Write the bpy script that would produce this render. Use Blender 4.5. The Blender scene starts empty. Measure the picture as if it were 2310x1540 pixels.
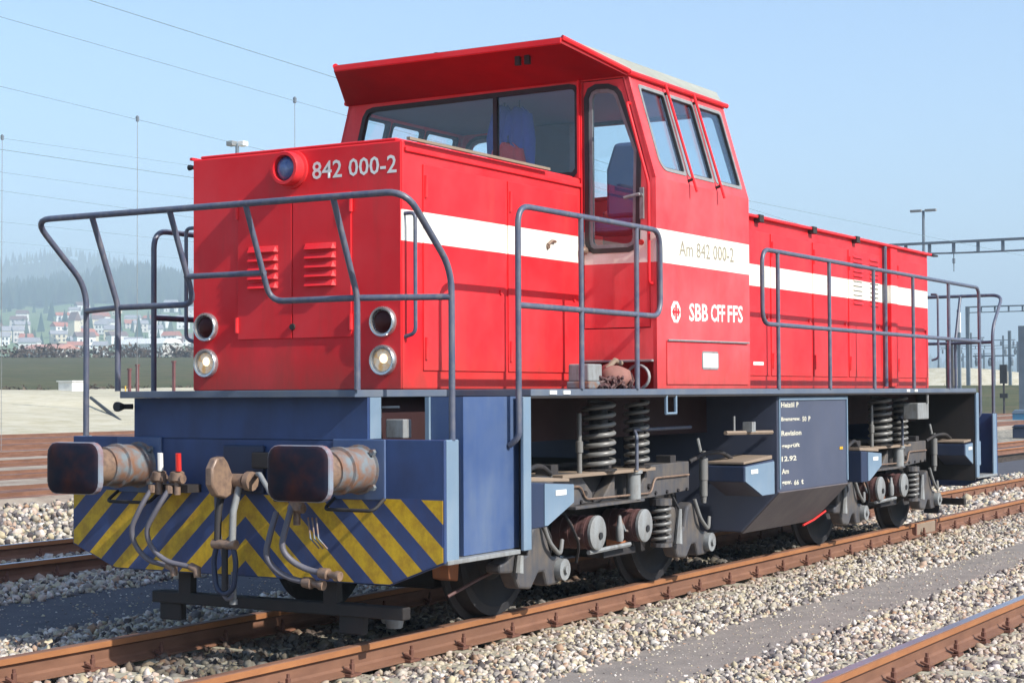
import bpy, math, random
import numpy as np
from mathutils import Vector, Matrix
random.seed(7); rng = np.random.default_rng(7)
S = bpy.context.scene
COL = S.collection
R = math.radians

# ------------------------------------------------------------------ camera, light
CAM = dict(f=3876.702, loc=(-8.237, -6.902, 1.516), yaw=30.706, pitch=1.71, roll=-.308)
_y, _p, _r = R(CAM['yaw']), R(CAM['pitch']), R(CAM['roll'])
FW = Vector((math.cos(_y)*math.cos(_p), math.sin(_y)*math.cos(_p), math.sin(_p)))
_rt = Vector((math.sin(_y), -math.cos(_y), 0)); _up = _rt.cross(FW)
RT = _rt*math.cos(_r) + _up*math.sin(_r); UP = -_rt*math.sin(_r) + _up*math.cos(_r)
cd = bpy.data.cameras.new('camera'); cam = bpy.data.objects.new('camera', cd); COL.objects.link(cam)
cd.sensor_width = 36; cd.lens = CAM['f']/2310*36; cd.clip_start = .1; cd.clip_end = 20000
M = Matrix((RT, UP, -FW)).transposed().to_4x4(); M.translation = Vector(CAM['loc']); cam.matrix_world = M
S.camera = cam
SUN = Vector((.135, 1, -.74)).normalized()           # direction in which the light travels
sd = bpy.data.lights.new('sun', 'SUN'); sun = bpy.data.objects.new('sun', sd); COL.objects.link(sun)
sd.energy = 5.0; sd.angle = R(.55); sd.color = (1, .955, .87)
sun.rotation_euler = SUN.to_track_quat('-Z', 'Y').to_euler(); sun.location = (0, -30, 30)
w = bpy.data.worlds.new('World'); S.world = w; w.use_nodes = True
nt = w.node_tree; bg = nt.nodes['Background']; sky = nt.nodes.new('ShaderNodeTexSky')
sky.sky_type = 'NISHITA'; sky.sun_disc = False
sky.sun_elevation = math.asin(-SUN.z); sky.sun_rotation = math.atan2(-SUN.x, -SUN.y)
sky.air_density = 1.0; sky.dust_density = 1.6; sky.ozone_density = 3.6; sky.altitude = 400
nt.links.new(sky.outputs[0], bg.inputs[0]); bg.inputs[1].default_value = .15
S.view_settings.view_transform = 'Standard'; S.view_settings.look = 'None'
S.view_settings.exposure = .71; S.view_settings.gamma = 1
S.cycles.volume_bounces = 0; S.cycles.max_bounces = 6; S.cycles.transparent_max_bounces = 12
S.cycles.volume_step_rate = 5

def on(u, v, ax, val):
    """survey helper: the point of a known plane (ax = val) that the photograph shows at (u, v)"""
    d = FW*CAM['f'] + RT*(u-1155) - UP*(v-770); o = Vector(CAM['loc']); i = 'xyz'.index(ax)
    return o + d*((val-o[i])/d[i])

# ------------------------------------------------------------------ object helpers
W = {}
def reg(o, origin, parent):
    COL.objects.link(o)
    if parent is not None:
        o.parent = parent; o.location = Vector(origin) - W[parent.name]
    else: o.location = origin
    W[o.name] = Vector(origin)
    return o
def tag(o, label=None, cat=None, group=None, kind=None):
    if label: o['label'] = label
    if cat: o['category'] = cat
    if group: o['group'] = group
    if kind: o['kind'] = kind
    return o
def thing(name, loc, label, cat, group=None):
    return tag(reg(bpy.data.objects.new(name, None), loc, None), label, cat, group)
def mobj(name, me, mat, parent=None, origin=None, smooth=None, bevel=0, label=None):
    """me holds world coordinates; recentre on origin (bbox centre by default)"""
    n = len(me.vertices); co = np.empty(n*3); me.vertices.foreach_get('co', co); co = co.reshape(-1, 3)
    if origin is None: origin = (co.min(0)+co.max(0))/2
    co = co - np.array(origin); me.vertices.foreach_set('co', co.ravel()); me.update()
    o = bpy.data.objects.new(name, me)
    if mat is not None and not me.materials: me.materials.append(mat)
    reg(o, Vector(origin), parent)
    if smooth is not None:
        me.polygons.foreach_set('use_smooth', [True]*len(me.polygons))
        me.set_sharp_from_angle(angle=R(smooth))
    if bevel:
        b = o.modifiers.new('bevel', 'BEVEL'); b.width = bevel; b.segments = 2; b.limit_method = 'ANGLE'; b.angle_limit = R(40)
    if label: o['label'] = label
    return o
def copy_tree(o, offset, parent=None):
    c = o.copy(); COL.objects.link(c); W[c.name] = W[o.name] + Vector(offset)
    if parent is not None: c.parent = parent; c.location = W[c.name] - W[parent.name]
    else: c.location = W[c.name]
    for ch in o.children: copy_tree(ch, offset, c)
    return c

class MB:
    def __init__(s): s.v = []; s.f = []
    def add(s, vs, fs):
        b = len(s.v); s.v += [tuple(p) for p in vs]; s.f += [tuple(b+i for i in f) for f in fs]; return s
    def box(s, x0, x1, y0, y1, z0, z1):
        return s.add([(x, y, z) for x in (x0, x1) for y in (y0, y1) for z in (z0, z1)],
                     [(0,1,3,2),(4,6,7,5),(0,4,5,1),(2,3,7,6),(0,2,6,4),(1,5,7,3)])
    def prism(s, pts, ax, a, b):
        """polygon in the plane normal to ax, extruded a..b; pts in remaining axes order"""
        i = 'xyz'.index(ax)
        def mk(p, t): q = list(p); q.insert(i, t); return q
        n = len(pts)
        return s.add([mk(p, a) for p in pts]+[mk(p, b) for p in pts],
              [tuple(range(n))[::-1], tuple(range(n, 2*n))] + [(k, (k+1)%n, n+(k+1)%n, n+k) for k in range(n)])
    def tube(s, pts, r, n=8, closed=False):
        pts = [Vector(p) for p in pts]; m = len(pts); rings = []; t0 = (pts[1]-pts[0]).normalized()
        ref = Vector((0,0,1)) if abs(t0.z) < .9 else Vector((1,0,0))
        u = t0.cross(ref).normalized()
        for i, p in enumerate(pts):
            if closed: t = (pts[(i+1)%m]-pts[i-1]).normalized()
            elif i == 0: t = t0
            elif i == m-1: t = (pts[-1]-pts[-2]).normalized()
            else: t = ((pts[i+1]-p).normalized()+(p-pts[i-1]).normalized()).normalized()
            u = (u - t*u.dot(t)).normalized(); w_ = t.cross(u)
            rr = r[i] if isinstance(r, (list, tuple)) else r
            rings.append([p+(u*math.cos(a)+w_*math.sin(a))*rr for a in [2*math.pi*k/n for k in range(n)]])
        vs = [q for g in rings for q in g]; fs = []
        for i in range(m if closed else m-1):
            for k in range(n):
                a = i*n+k; b = i*n+(k+1)%n; c = ((i+1)%m)*n
                fs.append((a, b, c+(k+1)%n, c+k))
        if not closed: fs += [tuple(range(n))[::-1], tuple(range((m-1)*n, m*n))]
        return s.add(vs, fs)
    def lathe(s, prof, c, ax, n=24):
        """prof: (distance along ax, radius); axis through c"""
        ax = Vector(ax).normalized(); ref = Vector((0,0,1)) if abs(ax.z) < .9 else Vector((1,0,0))
        u = ax.cross(ref).normalized(); w_ = ax.cross(u); c = Vector(c); vs = []; fs = []
        for d, r in prof:
            vs += [c+ax*d+(u*math.cos(2*math.pi*k/n)+w_*math.sin(2*math.pi*k/n))*max(r, 1e-4) for k in range(n)]
        for i in range(len(prof)-1):
            fs += [(i*n+k, i*n+(k+1)%n, (i+1)*n+(k+1)%n, (i+1)*n+k) for k in range(n)]
        fs += [tuple(range(n))[::-1], tuple(range((len(prof)-1)*n, len(prof)*n))]
        return s.add(vs, fs)
    def build(s, name, mat, parent=None, smooth=None, bevel=0, origin=None, label=None):
        me = bpy.data.meshes.new(name); me.from_pydata(s.v, [], s.f); me.update()
        import bmesh
        bm = bmesh.new(); bm.from_mesh(me); bmesh.ops.recalc_face_normals(bm, faces=bm.faces); bm.to_mesh(me); bm.free()
        return mobj(name, me, mat, parent, origin, smooth, bevel, label)
def fillet(pts, r, n=5, closed=False):
    pts = [Vector(p) for p in pts]; out = []; m = len(pts)
    for i, p in enumerate(pts):
        if not closed and i in (0, m-1): out.append(p); continue
        a = pts[i-1]-p; b = pts[(i+1)%m]-p
        rr = min(r, a.length*.49, b.length*.49); A = p+a.normalized()*rr; B = p+b.normalized()*rr
        for k in range(n+1):
            t = k/n; out.append(A*(1-t)**2 + p*2*t*(1-t) + B*t*t)
    return out
def plate(name, O, U, V, outer, holes, t, mat, parent, bevel=0, label=None, off=0):
    """flat plate with holes: outer / holes in (u, v); thickness t goes against the normal U x V"""
    O, U, V = Vector(O), Vector(U).normalized(), Vector(V).normalized(); N = U.cross(V)
    cu = bpy.data.curves.new(name, 'CURVE'); cu.dimensions = '2D'; cu.fill_mode = 'BOTH'; cu.extrude = t/2
    for poly in [outer]+list(holes):
        sp = cu.splines.new('POLY'); sp.points.add(len(poly)-1); sp.use_cyclic_u = True
        for q, p in zip(sp.points, poly): q.co = (p[0], p[1], 0, 1)
    ob = bpy.data.objects.new('tmp', cu); COL.objects.link(ob)
    me = bpy.data.meshes.new_from_object(ob.evaluated_get(bpy.context.evaluated_depsgraph_get()))
    bpy.data.objects.remove(ob)
    T = Matrix((U, V, N)).transposed().to_4x4(); T.translation = O - N*(t/2) + N*off
    me.transform(T)
    return mobj(name, me, mat, parent, bevel=bevel, label=label)
def text(name, s, O, U, V, h, width, mat, parent, t=.002, bold=0, shear=0):
    O, U, V = Vector(O), Vector(U).normalized(), Vector(V).normalized(); N = U.cross(V)
    cu = bpy.data.curves.new(name, 'FONT'); cu.body = s; cu.size = 1; cu.extrude = 0; cu.offset = bold; cu.resolution_u = 2
    ob = bpy.data.objects.new('tmp', cu); COL.objects.link(ob)
    me = bpy.data.meshes.new_from_object(ob.evaluated_get(bpy.context.evaluated_depsgraph_get()))
    bpy.data.objects.remove(ob)
    n = len(me.vertices); co = np.empty(n*3); me.vertices.foreach_get('co', co); co = co.reshape(-1, 3)
    mn, mx = co.min(0), co.max(0); co[:, 0] = (co[:, 0]-mn[0])*(width/(mx[0]-mn[0])); co[:, 1] = (co[:, 1]-mn[1])*(h/(mx[1]-mn[1])); co[:, 2] = 0
    me.vertices.foreach_set('co', co.ravel())
    T = Matrix((U, V, N)).transposed().to_4x4(); T.translation = O + N*t
    me.transform(T); return mobj(name, me, mat, parent)

# ------------------------------------------------------------------ materials
def nodes(name):
    m = bpy.data.materials.new(name); m.use_nodes = True; n = m.node_tree; b = n.nodes['Principled BSDF']; return m, n, b
def noise(n, scale, detail=4, rough=.6, coord='Object', stretch=None):
    tc = n.nodes.new('ShaderNodeTexCoord'); t = n.nodes.new('ShaderNodeTexNoise')
    t.inputs['Scale'].default_value = scale; t.inputs['Detail'].default_value = detail; t.inputs['Roughness'].default_value = rough
    src = tc.outputs[coord]
    if stretch:
        mp = n.nodes.new('ShaderNodeMapping'); mp.inputs['Scale'].default_value = stretch; n.links.new(src, mp.inputs[0]); src = mp.outputs[0]
    n.links.new(src, t.inputs['Vector']); return t.outputs['Fac']
def ramp(n, fac, stops):
    r = n.nodes.new('ShaderNodeValToRGB'); e = r.color_ramp.elements
    while len(e) < len(stops): e.new(.5)
    for q, (p, c) in zip(e, stops): q.position = p; q.color = (*c, 1) if len(c) == 3 else c
    n.links.new(fac, r.inputs[0]); return r.outputs[0]
def mix(n, fac, a, b, mode='MIX'):
    m = n.nodes.new('ShaderNodeMix'); m.data_type = 'RGBA'; m.blend_type = mode
    for v, i in ((fac, 0), (a, 6), (b, 7)):
        if hasattr(v, 'is_output'): n.links.new(v, m.inputs[i])
        else: m.inputs[i].default_value = v if i == 0 else ((*v, 1) if len(v) == 3 else v)
    return m.outputs[2]
def math_(n, op, a, b=None, c=None):
    m = n.nodes.new('ShaderNodeMath'); m.operation = op
    for i, v in enumerate((a, b, c)):
        if v is None: continue
        if hasattr(v, 'is_output'): n.links.new(v, m.inputs[i])
        else: m.inputs[i].default_value = v
    return m.outputs[0]
def bump(n, b, h, strength=.2, dist=.01):
    bp = n.nodes.new('ShaderNodeBump'); bp.inputs['Strength'].default_value = strength; bp.inputs['Distance'].default_value = dist
    n.links.new(h, bp.inputs['Height']); n.links.new(bp.outputs[0], b.inputs['Normal'])
def paint(name, col, rough=.45, dirt=(.25, .2, .15), amt=.25, scale=3, metal=0, spec=.5, streak=True, bmp=.05, edge=.5):
    m, n, b = nodes(name)
    f1 = noise(n, scale, 6, .65); f2 = noise(n, scale*2.2, 5, .6, stretch=(1, 1, .18) if streak else None)
    mk = ramp(n, math_(n, 'MULTIPLY', f1, f2), [(.16, (0,0,0)), (edge, (1,1,1))])
    k = math_(n, 'MULTIPLY', mk, amt)
    c = mix(n, k, col, dirt)
    c = mix(n, noise(n, 1.1, 3), c, mix(n, .86, (0,0,0), c)) if False else c
    v = ramp(n, noise(n, 1.3, 3), [(.3, (.86,.86,.86)), (.7, (1.08,1.08,1.08))])
    c = mix(n, 1.0, c, v, 'MULTIPLY')
    n.links.new(c, b.inputs['Base Color'])
    rr = math_(n, 'MULTIPLY_ADD', f1, .25, rough-.1); n.links.new(rr, b.inputs['Roughness'])
    b.inputs['Metallic'].default_value = metal; b.inputs['Specular IOR Level'].default_value = spec
    if bmp: bump(n, b, noise(n, 9, 3), bmp, .01)
    return m
RED = (.72, .012, .020); WHITE = (.80, .78, .70)
def livery(name, red, axis_side=True, stripe=True, rough=.42, fade=0, z=(2.47, 2.665)):
    m, n, b = nodes(name)
    tc = n.nodes.new('ShaderNodeTexCoord'); tc.object = LOCO
    sx = n.nodes.new('ShaderNodeSeparateXYZ'); n.links.new(tc.outputs['Object'], sx.inputs[0])
    c = mix(n, ramp(n, noise(n, 1.6, 5), [(.35, (0,0,0)), (.7, (1,1,1))]), red, tuple(min(1, k*1.0+.03+fade) for k in red))
    g = ramp(n, noise(n, 5, 5, .7, stretch=(1,1,.12)), [(.52, (0,0,0)), (.8, (1,1,1))])
    c = mix(n, math_(n, 'MULTIPLY', g, .42), c, (.36, .055, .045))
    lw = math_(n, 'MULTIPLY', math_(n, 'MAXIMUM', math_(n, 'SUBTRACT', 1.0, math_(n, 'MULTIPLY', math_(n, 'SUBTRACT', math_(n, 'ADD', sx.outputs[2], math_(n, 'MULTIPLY', noise(n, 6, 6, .7, stretch=(1,1,.35)), -.5)), 1.30), 3.2)), 0.0), .55)
    c = mix(n, math_(n, 'MINIMUM', lw, .6), c, (.20, .05, .035))
    if stripe:
        k = math_(n, 'MULTIPLY', math_(n, 'GREATER_THAN', sx.outputs[2], z[0]), math_(n, 'LESS_THAN', sx.outputs[2], z[1]))
        wv = ramp(n, noise(n, 4, 5, .7, stretch=(1,1,.2)), [(.4, WHITE), (.75, (.66,.62,.5))])
        c = mix(n, k, c, wv)
    n.links.new(c, b.inputs['Base Color'])
    n.links.new(math_(n, 'MULTIPLY_ADD', noise(n, 3, 4), .3, rough-.12), b.inputs['Roughness'])
    bump(n, b, noise(n, 1.8, 2), .35, .02); b.inputs['Specular IOR Level'].default_value = .25
    return m
def glass(name, tint=(.93, .97, .98), refl=1.0):
    m = bpy.data.materials.new(name); m.use_nodes = True; n = m.node_tree; n.nodes.clear()
    out = n.nodes.new('ShaderNodeOutputMaterial'); mx = n.nodes.new('ShaderNodeMixShader'); tr = n.nodes.new('ShaderNodeBsdfTransparent')
    gl = n.nodes.new('ShaderNodeBsdfGlossy'); gl.inputs['Roughness'].default_value = .03; gl.inputs['Color'].default_value = (.9,.95,1,1)
    tr.inputs[0].default_value = (*tint, 1); fr = n.nodes.new('ShaderNodeLayerWeight'); fr.inputs[0].default_value = .5
    f = math_(n, 'MULTIPLY_ADD', math_(n, 'POWER', fr.outputs['Facing'], 4.0), .8*refl, .045); n.links.new(f, mx.inputs[0])
    n.links.new(tr.outputs[0], mx.inputs[1]); n.links.new(gl.outputs[0], mx.inputs[2]); n.links.new(mx.outputs[0], out.inputs[0])
    return m

LOCO = thing('shunting_locomotive', (6.1, 0, 0), 'red diesel shunting locomotive with white stripe and blue underframe standing on the track', 'locomotive')
M_red = livery('red_livery', RED)
M_redplain = livery('red_plain', RED, stripe=False)
M_cab = livery('cab_livery', (.70, .045, .055), fade=.035, rough=.5, z=(2.457, 2.70))
M_blue = paint('blue_frame', (.040, .080, .205), .5, (.14,.18,.23), .55, 2.2, edge=.42)
M_fascia = paint('deck_edge_blue', (.095, .125, .18), .5, (.2,.2,.19), .5, 3)
M_maroon = paint('frame_maroon', (.030, .007, .008), .7, (.03,.015,.015), .4, 3)
M_rustb = paint('brake_rust', (.34, .12, .05), .8, (.2,.12,.08), .5, 9)
M_rim = paint('worn_rim', (.20,.25,.30), .45, (.25,.06,.04), .7, 5, streak=False, edge=.4)
M_bluelt = paint('blue_pale', (.15, .225, .31), .55, (.3,.32,.32), .3, 4)  # paler tone of the frame blue
M_tank = paint('tank_blue', (.062,.074,.118), .55, (.085,.088,.105), .4, 2.5)
M_under = paint('tank_underside', (.085,.07,.075), .7, (.2,.17,.15), .4, 3)
M_visor = paint('visor_shade_red', (.30,.007,.013), .6, (.12,.01,.015), .5, 2, spec=.2)  # darker red: the shade under the visor is put into the colour
M_navy2 = paint('end_blue', (.030, .066, .185), .5, (.02,.02,.035), .55, 2, edge=.42)  # frame blue again, darkened in colour for the shaded ends
M_navy = paint('navy_dark', (.018, .032, .075), .5, (.04,.03,.03), .4, 3)
M_rail = paint('handrail_blue', (.068, .086, .140), .4, (.22,.20,.19), .7, 16, spec=.6)
M_dark = paint('underframe_dark', (.018, .016, .016), .7, (.05,.03,.025), .5, 4)
M_grey = paint('bogie_grey', (.060, .062, .072), .5, (.15,.12,.09), .75, 7, edge=.42)
M_greydk = paint('bogie_dark', (.016, .016, .020), .7, (.07,.055,.045), .5, 5)
M_spring = paint('spring_grey', (.17, .17, .165), .35, (.12,.1,.08), .4, 8, spec=.7)
M_dust = paint('brown_dust', (.25, .19, .14), .8, (.2,.14,.1), .5, 8)
M_cyl = paint('brown_cylinder', (.10, .045, .045), .6, (.18,.12,.1), .4, 10)
M_ltgrey = paint('light_grey', (.25, .265, .27), .55, (.12,.10,.085), .65, 12, edge=.42)
M_white = paint('white_paint', (.8, .79, .74), .5, (.5,.45,.4), .15, 8, bmp=0)
M_chrome = paint('chrome', (.55,.57,.58), .25, (.3,.3,.3), .2, 10, metal=.8, bmp=0)
M_black = paint('black_rubber', (.015,.015,.017), .5, (.05,.05,.05), .3, 10)
M_roof = paint('roof_grey', (.34, .345, .29), .7, (.2,.2,.17), .5, 4, streak=False)
M_buf = paint('buffer_face', (.010, .012, .024), .55, (.075,.022,.014), .8, 5, spec=.12, streak=False)
M_rusty = paint('rusty_steel', (.20, .105, .065), .6, (.15,.18,.20), 1.0, 7, streak=False, edge=.34)
M_greasy = paint('greasy_steel', (.27,.18,.125), .4, (.07,.05,.05), .9, 12, streak=False, metal=.1)
M_hose = paint('hose_grey', (.12,.115,.14), .5, (.1,.1,.1), .3, 12)
M_redlev = paint('lever_red', (.65,.02,.015), .4, amt=.1, bmp=0)
M_int = paint('cab_interior', (.10, .10, .13), .7, amt=.2)
M_ceil = paint('cab_ceiling', (.16, .20, .30), .7, amt=.1)
M_desk = paint('desk_red', (.22, .02, .035), .5, amt=.3)
M_seat = paint('seat_cloth', (.06, .10, .25), .85, amt=.2)
M_glass = glass('window_glass')
M_steel = paint('wheel_tread', (.13,.12,.115), .45, (.07,.05,.04), .6, 6, metal=.4)
M_lens_w = paint('lens_clear', (.85, .80, .66), .15, (.75,.38,.10), .9, 16, streak=False, spec=.7, bmp=.2, edge=.36)
_b = M_lens_w.node_tree.nodes['Principled BSDF']; _b.inputs['Emission Color'].default_value = (1, .60, .24, 1); _b.inputs['Emission Strength'].default_value = .10   # lit marker lights
M_bulb = paint('lamp_bulb', (.9,.7,.4), .3, amt=0, bmp=0); _b = M_bulb.node_tree.nodes['Principled BSDF']; _b.inputs['Emission Color'].default_value = (1, .80, .50, 1); _b.inputs['Emission Strength'].default_value = 1.2
M_cream = paint('cream_letter', (.62,.60,.50), .6, amt=.3, bmp=0)
M_lens_r = paint('lens_red', (.045, .002, .003), .2, amt=0, spec=.25, bmp=0)
M_lens_b = paint('lens_blue', (.06, .10, .26), .08, (.3,.35,.45), .5, 9, streak=False, metal=.1, spec=.8, bmp=0)
M_yellow = paint('yellow', (.62,.36,.01), .5)
# chevron stripes on the headstock
m, n, b = nodes('warning_stripes'); M_stripe = m
tc = n.nodes.new('ShaderNodeTexCoord'); tc.object = LOCO; sx = n.nodes.new('ShaderNodeSeparateXYZ'); n.links.new(tc.outputs['Object'], sx.inputs[0])
ay = math_(n, 'ABSOLUTE', sx.outputs[1]); q = math_(n, 'ADD', math_(n, 'MULTIPLY', ay, .93), sx.outputs[2])
q = math_(n, 'FRACT', math_(n, 'DIVIDE', math_(n, 'ADD', q, -1.641+2.788), .272))
st = math_(n, 'MULTIPLY', math_(n, 'LESS_THAN', q, .5), math_(n, 'LESS_THAN', sx.outputs[2], .895))
yel = ramp(n, noise(n, 12, 6, .7), [(.3, (.42,.23,.01)), (.6, (.66,.42,.012))])
blu = ramp(n, noise(n, 4, 5), [(.3, (.024,.048,.14)), (.7, (.040,.072,.20))])
c = mix(n, st, blu, yel)
g = ramp(n, noise(n, 7, 6, .7, stretch=(1,1,.3)), [(.45, (0,0,0)), (.75, (1,1,1))])
c = mix(n, math_(n, 'MULTIPLY', g, .4), c, (.06,.03,.02))
n.links.new(c, b.inputs['Base Color']); b.inputs['Roughness'].default_value = .5; bump(n, b, noise(n, 8, 4), .15, .01)

def ground_mat(name, c1, c2, c3, scale, bs=.5, bd=.02, vor=None):
    m, n, b = nodes(name)
    f = noise(n, scale, 8, .7); c = ramp(n, f, [(.3, c1), (.5, c2), (.72, c3)])
    big = ramp(n, noise(n, scale*.06, 4), [(.3, (.8,.8,.8)), (.7, (1.12,1.1,1.08))]); c = mix(n, 1.0, c, big, 'MULTIPLY')
    h = noise(n, scale*2.5, 6, .7)
    if vor:
        tc = n.nodes.new('ShaderNodeTexCoord'); v = n.nodes.new('ShaderNodeTexVoronoi'); v.inputs['Scale'].default_value = vor
        n.links.new(tc.outputs['Object'], v.inputs['Vector'])
        sp = n.nodes.new('ShaderNodeSeparateColor'); n.links.new(v.outputs['Color'], sp.inputs[0])
        vc = ramp(n, sp.outputs[0], [(0, (.35,.35,.38)), (.5, (.9,.88,.82)), (1, (1.6,1.5,1.35))]); c = mix(n, 1.0, c, vc, 'MULTIPLY')
        h = math_(n, 'SUBTRACT', 1.0, v.outputs['Distance'])
    n.links.new(c, b.inputs['Base Color']); b.inputs['Roughness'].default_value = .95; b.inputs['Specular IOR Level'].default_value = .2
    bump(n, b, h, bs, bd); return m
M_ground = ground_mat('dry_gravel', (.20,.18,.15), (.30,.28,.24), (.42,.40,.34), 5, vor=11)
M_path = ground_mat('fine_grit', (.19,.165,.15), (.25,.22,.20), (.31,.28,.255), 60, .5, .006)
M_pathshade = ground_mat('shade_path', (.055,.055,.065), (.085,.085,.10), (.13,.125,.13), 50, .5, .006)  # left path coloured darker to deepen the locomotive's shade on it
M_ballast = ground_mat('ballast_bed', (.045,.035,.03), (.08,.062,.05), (.15,.125,.10), 20, .8, .03, vor=24)
M_shadebed = ground_mat('shade_ballast_bed', (.018,.014,.012), (.03,.025,.022), (.05,.045,.04), 20, .8, .03, vor=24)  # bed colour darkened to deepen the shade under the locomotive
M_yard = ground_mat('yard_gravel', (.20,.15,.12), (.30,.25,.20), (.42,.38,.31), 1.6, .6, .03)
M_farbal = ground_mat('rusty_ballast', (.10,.05,.04), (.17,.09,.07), (.28,.20,.16), 1.8, .6, .03)
M_sand = ground_mat('pale_gravel', (.38,.34,.22), (.50,.46,.34), (.57,.54,.45), .9, .5, .03)
def stone_mat(name='ballast_stone', dark=1.0):
    m, n, b = nodes(name)
    ge = n.nodes.new('ShaderNodeNewGeometry')
    c = ramp(n, ge.outputs['Random Per Island'], [(0, (.06,.055,.06)), (.13, (.17,.16,.17)), (.30, (.36,.35,.33)), (.50, (.52,.48,.34)), (.70, (.56,.57,.56)), (.86, (.36,.24,.16)), (1, (.78,.78,.77))])
    v = ramp(n, noise(n, 30, 4), [(.3, (.72,.70,.68)), (.7, (1.1,1.1,1.1))]); c = mix(n, 1.0, c, v, 'MULTIPLY'); c = mix(n, 1.0, c, (dark, dark*.93, dark*.88), 'MULTIPLY')
    tc = n.nodes.new('ShaderNodeTexCoord'); sx = n.nodes.new('ShaderNodeSeparateXYZ'); n.links.new(tc.outputs['Object'], sx.inputs[0])
    mr = None
    for yy in (-.75, .75, -3.65):      # rust dust shaken off the rails colours the nearest stones
        d_ = math_(n, 'SUBTRACT', 1.0, math_(n, 'MULTIPLY', math_(n, 'ABSOLUTE', math_(n, 'SUBTRACT', sx.outputs[1], yy)), 2.4)); mr = d_ if mr is None else math_(n, 'MAXIMUM', mr, d_)
    c = mix(n, math_(n, 'MULTIPLY', math_(n, 'MAXIMUM', mr, 0.0), math_(n, 'MULTIPLY', noise(n, 2.0, 5), 1.1)), c, (.22, .13, .085))
    n.links.new(c, b.inputs['Base Color']); b.inputs['Roughness'].default_value = .9; b.inputs['Specular IOR Level'].default_value = .25
    return m
M_stone = stone_mat(); M_shadestone = stone_mat('shade_stone', .30)  # second stone tone is darkened to paint in the shade under the locomotive
def rail_mat(name, side, dark):
    m, n, b = nodes(name)
    c = ramp(n, noise(n, 6, 7, .7, stretch=(.35,1,1)), [(.3, dark), (.65, side)])
    c = mix(n, ramp(n, noise(n, 1.2, 4, stretch=(.5,1,1)), [(.45, (0,0,0)), (.7, (1,1,1))]), c, tuple(k*.7 for k in side))
    n.links.new(c, b.inputs['Base Color']); b.inputs['Roughness'].default_value = .75; bump(n, b, noise(n, 40, 4), .25, .003); return m
M_rust = rail_mat('rail_rust', (.22,.105,.062), (.12,.052,.03))
M_rusthead = rail_mat('rail_head_rust', (.36,.15,.055), (.24,.09,.035))
M_shine = paint('rail_top_shine', (.40,.42,.50), .3, (.35,.25,.2), .4, 5, metal=.7, bmp=0)
M_clip = paint('clip_rust', (.12,.045,.03), .8, (.2,.1,.06), .5, 12)
M_sleeper = paint('sleeper_concrete', (.40,.37,.28), .9, (.2,.17,.13), .7, 7, streak=False, bmp=.3)

# ------------------------------------------------------------------ ground
def sheet(name, x0, x1, y0, y1, z, mat, kind='structure'):
    return tag(MB().add([(x0,y0,z),(x1,y0,z),(x1,y1,z),(x0,y1,z)], [(0,1,2,3)]).build(name, mat), kind=kind)
sheet('ground', -2500, 6000, -2500, 5500, -.26, M_ground)
sheet('shade_bed', -.4, 12.5, -.70, .70, -.211, M_shadebed)
for a, b_ in ((-1.92, 2.28), (-6.7, -2.55), (3.75, 7.6)): sheet('ballast_bed', -14, 160, a, b_, -.215, M_ballast)
sheet('path', -14, 160, -2.62, -1.85, -.175, M_path); sheet('path', -14, 160, 2.2, 3.85, -.175, M_pathshade)
sheet('gravel_yard', -30, 200, 7.5, 12.9, -.20, M_ground)
FAR = [14.4, 18.9, 23.3, 27.8, 32.5, 37.5, 43.5]
tag(MB().prism([(12.6,-.26),(13.2,-.075),(30.6,-.075),(31,-.26)], 'x', -40, 420).build('pale_gravel_strip', M_yard), kind='structure')
for i, yc in enumerate(FAR):
    a, b_ = (yc-1.0, yc+1.0) if i < 4 else (yc-2.4, yc+3.1)
    z = -.065 if i < 4 else -.09-.003*(i % 2)
    tag(MB().prism([(a-.1,-.27),(a,z),(b_,z),(b_+.1,-.27)], 'x', -40, 420).build('rusty_ballast', M_farbal), kind='structure')

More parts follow.
